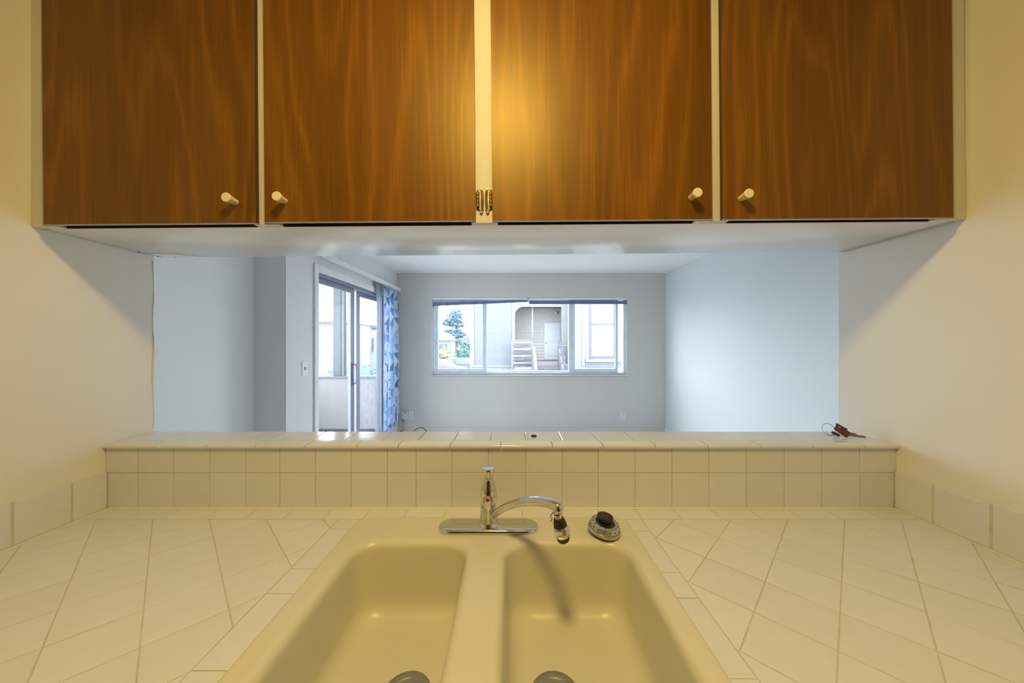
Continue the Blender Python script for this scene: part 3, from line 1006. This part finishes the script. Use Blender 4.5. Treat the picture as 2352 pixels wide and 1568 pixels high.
# ------------------------------------------------------------------ sliding door
door = setting('door_1', (LL, DY0, 0))
xf0, xf1 = LL - 0.11, LL - 0.005
f = MB()
f.box(xf0, xf1, DY0, DY0 + 0.035, 0, DZ)
f.box(xf0, xf1, DY1 - 0.035, DY1, 0, DZ)
f.box(xf0, xf1, DY0 + 0.035, DY1 - 0.035, DZ - 0.035, DZ)
f.box(xf0, xf1, DY0 + 0.035, DY1 - 0.035, 0, 0.03)
f.build('door_frame', 'alu', door)
c = MB()
c.box(LL, LL + 0.016, DY0 - 0.055, DY0 + 0.004, 0, DZ + 0.065, 0.003)
c.box(LL, LL + 0.016, DY1 - 0.004, DY1 + 0.055, 0, DZ + 0.065, 0.003)
c.box(LL, LL + 0.016, DY0 + 0.004, DY1 - 0.004, DZ - 0.004, DZ + 0.065, 0.003)
c.build('door_casing', 'trim', door)
def dpanel(y0, y1, x0, x1, s0, s1, name):
    s = MB()
    z0, z1 = 0.032, DZ - 0.036
    s.box(x0, x1, y0, y0 + s0, z0, z1, 0.002)
    s.box(x0, x1, y1 - s1, y1, z0, z1, 0.002)
    s.box(x0, x1, y0 + s0, y1 - s1, z0, z0 + 0.07, 0.002)
    s.box(x0, x1, y0 + s0, y1 - s1, z1 - 0.05, z1, 0.002)
    so = s.build(name, 'alu', door)
    xm = (x0 + x1) / 2
    MB().box(xm - 0.003, xm + 0.003, y0 + s0 - 0.004, y1 - s1 + 0.004, z0 + 0.066, z1 - 0.046).build('pane', 'glass', so)
    return so
p1 = dpanel(DY0 + 0.036, 3.815, LL - 0.062, LL - 0.030, 0.030, 0.085, 'sliding_panel')
p2 = dpanel(3.955, DY1 - 0.036, LL - 0.105, LL - 0.072, 0.095, 0.05, 'fixed_panel')
hn = MB()
hn.tube([(LL - 0.030, 3.775, 0.94), (LL + 0.006, 3.775, 0.955), (LL + 0.012, 3.775, 1.02), (LL + 0.012, 3.775, 1.08), (LL + 0.006, 3.775, 1.145), (LL - 0.030, 3.775, 1.16)], 0.009, 10, smooth=5)
hn.box(LL - 0.030, LL - 0.024, 3.755, 3.795, 0.92, 1.18, 0.002)
hn.build('handle', 'alu', p1, 50)

# curtain rod and curtain
rod = thing('curtain_rod', 'white flat traverse rod mounted above the sliding door', 'curtain rod', (LL, 3.0, 2.17))
MB().box(LL + 0.050, LL + 0.072, 2.98, 5.10, 2.165, 2.205, 0.004).build('rail', 'trim', rod)
MB().box(LL + 0.055, LL + 0.068, 2.985, 5.095, 2.150, 2.1645, 0.002).build('lower_lip', 'trim', rod)
for y in (3.0, 4.05, 5.07):
    MB().box(LL, LL + 0.050, y - 0.012, y + 0.012, 2.165, 2.20, 0.003).build('bracket', 'trim', rod)

def curtain(name, y0, y1, z0, z1, waves, amp, x, mats, label, cat, flare=0.0):
    nu, nv = waves * 14, 14
    b = MB()
    uv = []
    for j in range(nv + 1):
        t = j / nv
        z = z1 + (z0 - z1) * t
        s = 0.0
        px = py = None
        for i in range(nu + 1):
            u = i / nu
            yy = y0 - flare * t * (1 - u) + (y1 - y0 + flare * t * (1 - u)) * u
            a = amp * (0.75 + 0.35 * t)
            xx = x + a * math.sin(2 * PI * waves * u + 0.4 * math.sin(3 * t + u * 5)) + 0.006 * math.sin(7 * u + 4 * t)
            yy += 0.010 * math.sin(4 * PI * waves * u)
            if px is not None:
                s += math.hypot(xx - px, yy - py)
            px, py = xx, yy
            b.v.append((xx, yy, z + 0.006 * math.sin(2 * PI * waves * u) * t))
            uv.append((s, z))
    for j in range(nv):
        for i in range(nu):
            a = j * (nu + 1) + i
            b.f.append((a, a + 1, a + nu + 2, a + nu + 1))
            b.mi.append(0)
    b.uv = uv
    o = b.build(name, mats, None, 80)
    sd = o.modifiers.new('thickness', 'SOLIDIFY')
    sd.thickness = 0.0015
    return tag(o, label, cat)
curtain('patterned_curtain', 4.42, 5.03, 0.20, 2.150, 4, 0.030, LL + 0.060, 'curtain', 'blue and white geometric print curtain gathered beside the sliding door', 'curtain')
curtain('sheer_curtain', 4.24, 4.42, 0.185, 2.150, 3, 0.016, LL + 0.045, 'sheer', 'plain white sheer curtain strip against the sliding door glass', 'curtain', 0.03)

# ------------------------------------------------------------------ switch, outlets, cords
sw = thing('light_switch', 'white toggle light switch on the wall beside the sliding door', 'switch', (LL, 2.845, 1.13))
MB().box(LL, LL + 0.006, 2.808, 2.882, 1.125, 1.245, 0.002).build('cover_plate', 'trim', sw)
MB().box(LL + 0.0055, LL + 0.0075, 2.838, 2.852, 1.172, 1.198).build('slot', 'slot', sw)
MB().box(LL + 0.006, LL + 0.018, 2.8405, 2.8495, 1.180, 1.192, 0.002).build('toggle', 'white', sw)

def outlet(x, z, label):
    o = thing('wall_outlet', label, 'outlet', (x, YF, z - 0.06))
    MB().box(x - 0.036, x + 0.036, YF - 0.006, YF, z - 0.058, z + 0.058, 0.002).build('cover_plate', 'white', o)
    for dz in (-0.021, 0.021):
        r = MB().box(x - 0.014, x + 0.014, YF - 0.0075, YF - 0.0055, z + dz - 0.013, z + dz + 0.013, 0.0008).build('receptacle', 'white', o)
        q = MB()
        q.box(x - 0.008, x - 0.0045, YF - 0.009, YF - 0.0072, z + dz - 0.004, z + dz + 0.007)
        q.box(x + 0.0045, x + 0.008, YF - 0.009, YF - 0.0072, z + dz - 0.004, z + dz + 0.007)
        q.box(x - 0.003, x + 0.003, YF - 0.009, YF - 0.0072, z + dz - 0.011, z + dz - 0.006)
        q.build('slots', 'slot', r)
outlet(-1.515, 0.300, 'white duplex outlet beside the small adapter left of the window')
outlet(1.667, 0.290, 'white duplex outlet alone on the wall under the right window end')
ad = thing('cable_box', 'small white cable box with a hanging cord left of the outlet', 'cable box', (-1.605, YF, 0.24))
MB().box(-1.644, -1.566, YF - 0.030, YF, 0.245, 0.360, 0.004).build('housing', 'white', ad)
MB().box(-1.612, -1.585, YF - 0.0315, YF - 0.0295, 0.338, 0.350).build('indicator', 'slot', ad)
MB().tube([(-1.632, YF - 0.016, 0.25), (-1.632, YF - 0.016, 0.205)], 0.007, 10).build('plug', 'slot', ad, 50)
MB().tube([(-1.632, YF - 0.016, 0.206), (-1.634, YF - 0.018, 0.12), (-1.632, YF - 0.022, 0.05), (-1.60, YF - 0.05, 0.005)], 0.0018, 6, smooth=6).build('cord', 'slot', ad, 60)
bc = thing('black_cable', 'black cable with a thick plug arching off the floor under the outlet', 'cable', (-1.45, 5.0, 0))
MB().tube([(-1.625, 4.98, 0.100), (-1.590, 4.975, 0.070), (-1.560, 4.97, 0.030), (-1.54, 4.97, 0.018)], [0.014, 0.017, 0.014, 0.009], 12, smooth=4).build('plug', 'black', bc, 60)
MB().tube([(-1.54, 4.97, 0.018), (-1.50, 4.97, 0.012), (-1.47, 4.97, 0.04), (-1.43, 4.97, 0.10), (-1.36, 4.97, 0.150), (-1.30, 4.97, 0.152), (-1.25, 4.97, 0.11), (-1.225, 4.97, 0.04), (-1.215, 4.96, 0.006), (-1.10, 4.93, 0.006)], 0.0055, 10, smooth=6).build('cord', 'black', bc, 60)

# ------------------------------------------------------------------ enclosed porch outside the sliding door
PX0, PY = -3.45, 5.37
por = MB()
por.box(PX0 - 0.1, LL - 0.13, PY, PY + 0.10, -0.1, 0.835)
por.box(PX0 - 0.1, PX0, 2.2, PY, -0.1, 0.835)
por.box(LL - 0.13 - 0.02, LL - 0.13, YF + 0.131, PY, -0.1, 2.6)
struct('wall_porch', por, 'porchw')
struct('floor_porch', MB().box(PX0 - 0.1, LL - 0.131, 2.2, PY + 0.1, -0.25, -0.101), 'deck')
struct('ceiling_porch', MB().box(PX0 - 0.1, LL - 0.131, 2.2, PY + 0.1, 2.52, 2.60), 'owhite')
struct('shadow_gap_porch', MB().box(PX0, LL - 0.152, PY - 0.014, PY, -0.1, 0.035), 'gap_shade')  # dark strip standing in for the shadow gap at the parapet foot
w2 = setting('window_2', (-2.7, PY, 0.835))
MB().box(PX0 - 0.1, LL - 0.131, PY - 0.03, PY + 0.12, 0.836, 0.866, 0.004).build('window_sill', 'owhite', w2)
MB().box(PX0 - 0.1, LL - 0.131, PY, PY + 0.10, 2.40, 2.519, 0.004).build('window_head', 'owhite', w2)
MB().box(-2.815, -2.695, PY, PY + 0.10, 0.867, 2.399, 0.003).build('post', 'stucco', w2)
MB().box(-2.694, -2.645, PY + 0.01, PY + 0.09, 0.867, 2.399, 0.003).build('window_frame', 'owhite', w2)
MB().box(-2.575, -2.545, PY + 0.02, PY + 0.08, 0.867, 2.399, 0.003).build('mullion', 'owhite', w2)
MB().box(-2.08, -2.00, PY + 0.01, PY + 0.09, 0.867, 2.399, 0.003).build('mullion', 'owhite', w2)
MB().box(PX0 - 0.1, PX0, PY, PY + 0.10, 0.867, 2.399, 0.003).build('post', 'owhite', w2)
MB().box(PX0 - 0.1, PX0, 2.2, 2.3, 0.836, 2.519, 0.003).build('post', 'owhite', w2)
for a, b in ((PX0, -2.816), (-2.644, -2.576), (-2.544, -2.081)):
    MB().box(a, b, PY + 0.047, PY + 0.053, 0.867, 2.399).build('pane', 'glass', w2)

# ------------------------------------------------------------------ outdoors
GZ = -1.40
struct('ground', MB().box(-60, 40, 5.6, 90, GZ - 0.2, GZ), 'ground')

# neighbour building across the yard
YN = 12.0
nb = thing('neighbour_house', 'pale house with an arched porch and beige siding beyond the window', 'house', (1, YN, GZ))
b = MB()
b.box(-1.42, 0.00, YN, YN + 2.2, GZ, 5.2)
b.build('stucco_wall', 'stucco', nb)
MB().box(-1.485, -1.33, YN - 0.03, YN + 0.12, GZ, 5.2, 0.01).build('corner_board', 'owhite', nb)
MB().box(0.00, 0.105, YN - 0.03, YN + 0.30, GZ, 5.2, 0.01).build('corner_board', 'owhite', nb)
MB().box(-1.42, 0.00, YN - 0.05, YN, 0.50, 0.58, 0.01).build('water_table', 'owhite', nb)
MB().box(-1.42, 0.00, YN - 0.035, YN, GZ, 0.499, 0.01).build('plinth', 'owhite', nb)
# porch header with a rounded corner
hp = [(0.105, 5.2), (0.105, 2.30)]
for k in range(9):
    a = math.radians(180 - 90 * k / 8)
    hp.append((0.105 + 0.30 + 0.30 * math.cos(a), 2.33 + 0.30 * math.sin(a)))
hp += [(1.74, 2.63), (1.74, 5.2)]
n = len(hp)
vs = [(p[0], y, p[1]) for y in (YN, YN + 0.18) for p in hp]
me_ = MB().add(vs, [(i, (i + 1) % n, n + (i + 1) % n, n + i) for i in range(n)] + [tuple(range(n)), tuple(reversed(range(n, 2 * n)))])
me_.build('porch_arch', 'owhite', nb)
YS = 13.25
sid = MB()
zz = 0.45
while zz < 3.2:
    sid.add([(0.0, YS - 0.022, zz), (2.1, YS - 0.022, zz), (2.1, YS - 0.004, zz + 0.118), (0.0, YS - 0.004, zz + 0.118), (0.0, YS + 0.05, zz), (2.1, YS + 0.05, zz), (2.1, YS + 0.05, zz + 0.118), (0.0, YS + 0.05, zz + 0.118)],
            [(0, 1, 2, 3), (7, 6, 5, 4), (0, 4, 5, 1), (3, 2, 6, 7), (0, 3, 7, 4), (1, 5, 6, 2)])
    zz += 0.118
tag(sid.build('lap_siding', 'siding', nb), kind='stuff')
MB().box(0.0, 2.0, YN + 0.18, YS, 2.70, 2.80).build('porch_ceiling', 'owhite', nb)
MB().box(0.70, 0.76, YN + 0.20, YN + 0.26, 1.55, 2.70, 0.01).build('downspout', 'owhite', nb)
pd = MB().box(1.24, 1.98, YS - 0.06, YS - 0.005, 0.70, 2.14, 0.01).build('front_door', 'odoor', nb)
for z0_, z1_ in ((0.85, 1.30), (1.42, 2.02)):
    MB().box(1.36, 1.86, YS - 0.075, YS - 0.058, z0_, z1_, 0.008).build('door_panel', 'odoor', pd)
MB().box(1.30, 1.33, YS - 0.11, YS - 0.06, 1.33, 1.37, 0.008).build('door_knob', 'oframe', pd)
lt = MB().lathe([(0.03, -0.05), (0.055, 0.0), (0.03, 0.05)], T(1.70, YS - 0.12, 2.52), 14).build('porch_lamp', 'odoor', nb, 50)
MB().box(0.105, 1.76, YN - 0.3, YS, 0.58, 0.68).build('porch_deck', 'deck', nb)
# steps and stringers
for k in range(6):
    MB().box(0.80, 1.56, YN - 0.32 - 0.28 * (k + 1), YN - 0.32 - 0.28 * k, 0.53 - 0.18 * (k + 1), 0.57 - 0.18 * (k + 1), 0.008).build('stair_tread', 'deck', nb)
    MB().box(0.80, 1.56, YN - 0.32 - 0.28 * k - 0.03, YN - 0.321 - 0.28 * k, 0.575 - 0.18 * (k + 1), 0.578 - 0.18 * k, 0.004).build('stair_riser', 'owhite', nb)
for x0_, x1_ in ((0.70, 0.79), (1.57, 1.70)):
    poly = [(YN - 0.3, 1.28), (YN - 2.1, 0.12), (YN - 2.1, GZ), (YN - 0.3, GZ)]
    vs = [(x, p[0], p[1]) for x in (x0_, x1_) for p in poly]
    MB().add(vs, [(0, 1, 2, 3), (7, 6, 5, 4), (0, 4, 5, 1), (1, 5, 6, 2), (2, 6, 7, 3), (3, 7, 4, 0)]).build('stair_side_wall', 'owhite', nb)
# slatted guard to the left of the steps
for x_ in (-0.02, 0.66):
    MB().box(x_, x_ + 0.045, YN - 0.42, YN - 0.36, GZ, 1.44, 0.006).build('guard_post', 'owhite', nb)
for k in range(9):
    MB().box(0.026, 0.659, YN - 0.415, YN - 0.385, 1.355 - 0.118 * k, 1.42 - 0.118 * k, 0.006).build('guard_board', 'slat' if k % 2 else 'owhite', nb)
MB().box(-0.02, 0.70, YN - 0.44, YN - 0.34, 1.441, 1.47, 0.006).build('guard_rail', 'owhite', nb)
for k in range(5):
    MB().box(1.58, 1.69, YN - 0.50 - 0.36 * k, YN - 0.44 - 0.36 * k, 0.9 - 0.23 * k, 1.42 - 0.23 * k, 0.006).build('baluster', 'slat', nb)
# right wing with a tall window
MB().box(1.74, 2.02, YN - 0.05, YN + 0.25, GZ, 5.2, 0.01).build('porch_column', 'owhite', nb)
YW = 11.2
r = MB()
r.box(2.00, 2.60, YW, YW + 2.5, GZ, 5.2)
r.box(3.42, 4.8, YW, YW + 2.5, GZ, 5.2)
r.box(2.60, 3.42, YW, YW + 2.5, GZ, 0.85)
r.box(2.60, 3.42, YW, YW + 2.5, 2.95, 5.2)
r.build('wing_wall', 'owhite', nb)
nw = MB()
nw.box(2.545, 2.61, YW - 0.03, YW + 0.12, 0.851, 2.949)
nw.box(3.37, 3.42, YW + 0.02, YW + 0.12, 0.851, 2.949)
nw.box(2.61, 3.37, YW + 0.03, YW + 0.10, 1.965, 2.005)
nw.box(2.61, 3.37, YW + 0.03, YW + 0.12, 0.851, 0.93)
nwo = nw.build('wing_window', 'oframe', nb)
MB().box(2.61, 3.37, YW + 0.06, YW + 0.07, 0.93, 1.965).build('pane', 'oglass', nwo)
MB().box(2.61, 3.37, YW + 0.07, YW + 0.08, 2.005, 2.949).build('pane', 'oglass', nwo)
MB().box(2.40, 3.60, YW - 0.12, YW - 0.001, 0.74, 0.83, 0.01).build('wing_sill', 'owhite', nb)
MB().box(2.28, 2.40, YW - 0.03, YW - 0.001, 0.60, 5.2, 0.01).build('wing_casing', 'owhite', nb)
MB().box(2.40, 3.6, YW - 0.02, YW - 0.001, 0.56, 0.66, 0.01).build('wing_apron', 'stucco', nb)

# overhead wire
tag(MB().tube([(-9.5, 9.6, 1.90), (-6.0, 9.8, 1.62), (-2.1, 10, 1.445), (3.0, 9.9, 1.24), (6.5, 9.8, 1.15)], 0.006, 6, smooth=8).build('overhead_wire', 'wire', None, 60), 'thin dark utility wire crossing the view outside the window', 'wire')

def foliage(blobs, n, size, sq=0.6):
    """ragged leaf clumps filling several ellipsoids"""
    b = MB()
    tot = sum(r[0] * r[1] * r[2] for _, r in blobs)
    for c, r in blobs:
        k = max(20, int(n * r[0] * r[1] * r[2] / tot))
        # solid core
        core = []
        nu, nv = 10, 7
        for j in range(nv + 1):
            for i in range(nu):
                a, e = 2 * PI * i / nu, PI * j / nv - PI / 2
                q = 0.74 + random.uniform(-0.12, 0.12)
                core.append((c[0] + r[0] * q * math.cos(a) * math.cos(e), c[1] + r[1] * q * math.sin(a) * math.cos(e), c[2] + r[2] * q * math.sin(e)))
        b.add(core, [(j * nu + i, j * nu + (i + 1) % nu, (j + 1) * nu + (i + 1) % nu, (j + 1) * nu + i) for j in range(nv) for i in range(nu)])
        for _ in range(k):
            d = Vector((random.gauss(0, 1), random.gauss(0, 1), random.gauss(0, 1))).normalized()
            q = random.uniform(0.68, 1.08)
            p = Vector((c[0] + d.x * r[0] * q, c[1] + d.y * r[1] * q, c[2] + d.z * r[2] * q))
            s = size * random.uniform(0.5, 1.3)
            t = [p + Vector((random.uniform(-s, s), random.uniform(-s, s), random.uniform(-s, s) * sq)) for _ in range(4)]
            b.add(t, [(0, 1, 2), (0, 2, 3), (0, 3, 1), (1, 3, 2)])
    return b
# tall conifer
tr = thing('conifer_tree', 'tall bluish conifer standing against the sky behind the white house', 'tree', (-6.6, 40, GZ))
blobs = []
for z_, rx, ox, rz_ in ((5.05, 0.55, 0.35, 0.3), (4.55, 1.0, 0.1, 0.5), (3.95, 1.25, -0.1, 0.55), (3.45, 1.15, 0.35, 0.45), (3.5, 0.8, -0.75, 0.4), (2.65, 1.2, -0.25, 0.3), (2.25, 1.25, 0.1, 0.4), (2.2, 0.6, 0.95, 0.35), (1.65, 0.75, 0.5, 0.45), (1.2, 0.6, 0.75, 0.4)):
    blobs.append(((-6.75 + ox, 40, z_), (rx, rx * 0.9, rz_)))
foliage(blobs, 2600, 0.17, 0.5).build('foliage', 'conifer', tr)
MB().tube([(-6.5, 40, GZ), (-6.55, 40, 5.0)], [0.28, 0.06], 10).build('trunk', 'bark', tr)
# white house below it
hs = thing('distant_house', 'distant white house with a low roof below the conifer', 'house', (-8.0, 36, GZ))
MB().box(-11, -6.45, 36, 40 - 1.2, GZ, 1.55).build('wall', 'owhite', hs)
vs = [(-11.2, 35.8, 1.55), (-6.2, 35.8, 1.55), (-6.2, 39, 1.55), (-11.2, 39, 1.55), (-11.0, 37.4, 2.25), (-6.75, 37.4, 2.25)]
MB().add(vs, [(0, 1, 5, 4), (1, 2, 5), (2, 3, 4, 5), (3, 0, 4), (3, 2, 1, 0)]).build('roof', 'owhite', hs)
hw = MB().box(-7.6, -6.9, 35.95, 36.02, 0.2, 1.1).build('window', 'oframe', hs)
MB().box(-7.5, -7.0, 35.93, 35.96, 0.3, 1.0).build('pane', 'oglass', hw)
def bush(blobs, n, s, m, label, loc):
    o = thing('bush', label, 'bush', loc)
    foliage(blobs, n, s).build('foliage', m, o)
    MB().tube([(loc[0], loc[1], GZ), (loc[0], loc[1], blobs[0][0][2])], [0.10, 0.04], 8).build('trunk', 'bark', o)
bush([((-6.25, 31, 0.2), (0.72, 0.6, 0.75)), ((-6.65, 31, 0.0), (0.5, 0.5, 0.6)), ((-5.95, 31, -0.35), (0.55, 0.5, 0.7))], 500, 0.14, 'leaf1', 'yellow-green bush in front of the distant white house', (-6.25, 31, GZ))
bush([((-4.6, 33, 0.4), (0.75, 0.6, 1.2)), ((-5.05, 33, -0.2), (0.7, 0.5, 0.9)), ((-4.1, 33, 1.3), (0.55, 0.5, 0.8)), ((-4.2, 33, -0.2), (0.7, 0.5, 0.9))], 800, 0.15, 'leaf2', 'tall blue-green bush beside the corner of the pale house', (-4.6, 33, GZ))

def car(loc, yaw, paint, label):
    o = thing('parked_car', label, 'car', loc)
    mt = T(*loc) @ R(yaw, 'Z')
    prof = [(-2.15, 0.30), (2.15, 0.30), (2.2, 0.62), (2.1, 0.82), (1.15, 0.95), (0.55, 1.40), (-0.85, 1.42), (-1.65, 1.00), (-2.15, 0.92), (-2.22, 0.55)]
    def ext(pr, y0, y1, name, m, par):
        n = len(pr)
        vs = [mt @ Vector((p[0], y, p[1])) for y in (y0, y1) for p in pr]
        return MB().add(vs, [(i, (i + 1) % n, n + (i + 1) % n, n + i) for i in range(n)] + [tuple(range(n)), tuple(reversed(range(n, 2 * n)))]).build(name, m, par)
    bd = ext(prof, -0.85, 0.85, 'body', paint, o)
    ext([(0.95, 0.96), (0.48, 1.34), (-0.15, 1.36), (-0.15, 0.96)], -0.862, 0.862, 'side_window', 'cglass', bd)
    ext([(-0.25, 0.96), (-0.25, 1.36), (-0.82, 1.36), (-1.40, 1.00)], -0.862, 0.862, 'side_window', 'cglass', bd)
    ext([(1.16, 0.97), (0.62, 1.375), (0.60, 1.36), (1.12, 0.95)], -0.74, 0.74, 'windscreen', 'cglass', bd)
    ext([(-1.63, 1.03), (-0.90, 1.425), (-0.88, 1.40), (-1.60, 1.0)], -0.74, 0.74, 'rear_window', 'cglass', bd)
    for x in (-1.35, 1.35):
        for y in (-0.80, 0.80):
            MB().lathe([(0.20, -0.10), (0.31, -0.09), (0.31, 0.09), (0.20, 0.10)], mt @ T(x, y, 0.31) @ R(90, 'X'), 20).build('wheel', 'tyre', o, 40)
car((-5.75, 26.5, GZ), -14, 'carr', 'reddish parked car nearest in the street at the left window pane')
car((-4.3, 28.6, GZ), -12, 'carb', 'blue-grey parked car behind the reddish one by the house corner')

# houses seen through the sliding door
sh = thing('shingled_house', 'weathered shingle-clad house seen through the porch window', 'house', (-7.6, 14, GZ))
MB().box(-10.5, -7.0, 14, 17, GZ, 2.2).build('wall', 'shingle', sh)
rows = MB()
zz = GZ
while zz < 2.15:
    x = -10.5 + random.uniform(-0.2, 0)
    while x < -7.02:
        w_ = random.uniform(0.12, 0.24)
        d = random.uniform(0.02, 0.035)
        x1_ = min(x + w_ - 0.008, -7.0)
        rows.add([(x, 14 - d, zz), (x1_, 14 - d, zz), (x1_, 13.995, zz + 0.15), (x, 13.995, zz + 0.15), (x, 14, zz), (x1_, 14, zz)], [(0, 1, 2, 3), (0, 4, 5, 1), (0, 3, 4), (1, 5, 2)])
        x += w_
    zz += 0.145
tag(rows.build('shingles', 'shingle', sh), kind='stuff')
vs = [(-10.7, 13.7, 2.2), (-6.9, 13.7, 2.2), (-6.9, 17.2, 2.2), (-10.7, 17.2, 2.2), (-10.2, 15.4, 2.75), (-8.9, 15.4, 2.75)]
MB().add(vs, [(0, 1, 5, 4), (1, 2, 5), (2, 3, 4, 5), (3, 0, 4), (3, 2, 1, 0)]).build('roof', 'owhite', sh)
ph = thing('pale_house', 'pale blue-white house beyond the second porch window pane', 'house', (-7.6, 18.5, GZ))
MB().box(-9.2, -5.6, 18.5, 21, GZ, 2.1).build('wall', 'odoor', ph)
MB().box(-9.3, -5.5, 18.35, 18.5, 2.1, 2.28, 0.02).build('eave', 'oframe', ph)
MB().box(-9.3, -5.5, 18.5, 21, 2.1, 2.25).build('roof', 'owhite', ph)
pw = MB().box(-8.0, -7.5, 18.44, 18.52, 0.9, 1.6).build('window', 'owhite', ph)
MB().box(-7.94, -7.56, 18.42, 18.45, 0.96, 1.54).build('pane', 'oglass', pw)
bush([((-4.95, 11.5, 0.15), (0.42, 0.4, 0.55)), ((-5.35, 11.5, -0.1), (0.4, 0.4, 0.5)), ((-4.6, 11.5, -0.1), (0.4, 0.4, 0.6))], 500, 0.06, 'leaf2', 'blue-green bush in front of the pale house past the sliding door', (-4.95, 11.5, GZ))
bush([((-6.9, 12.2, 0.1), (0.5, 0.4, 0.45)), ((-7.5, 12.2, 0.0), (0.5, 0.4, 0.5))], 400, 0.06, 'leaf1', 'low pale green bush in front of the shingled house', (-6.9, 12.2, GZ))
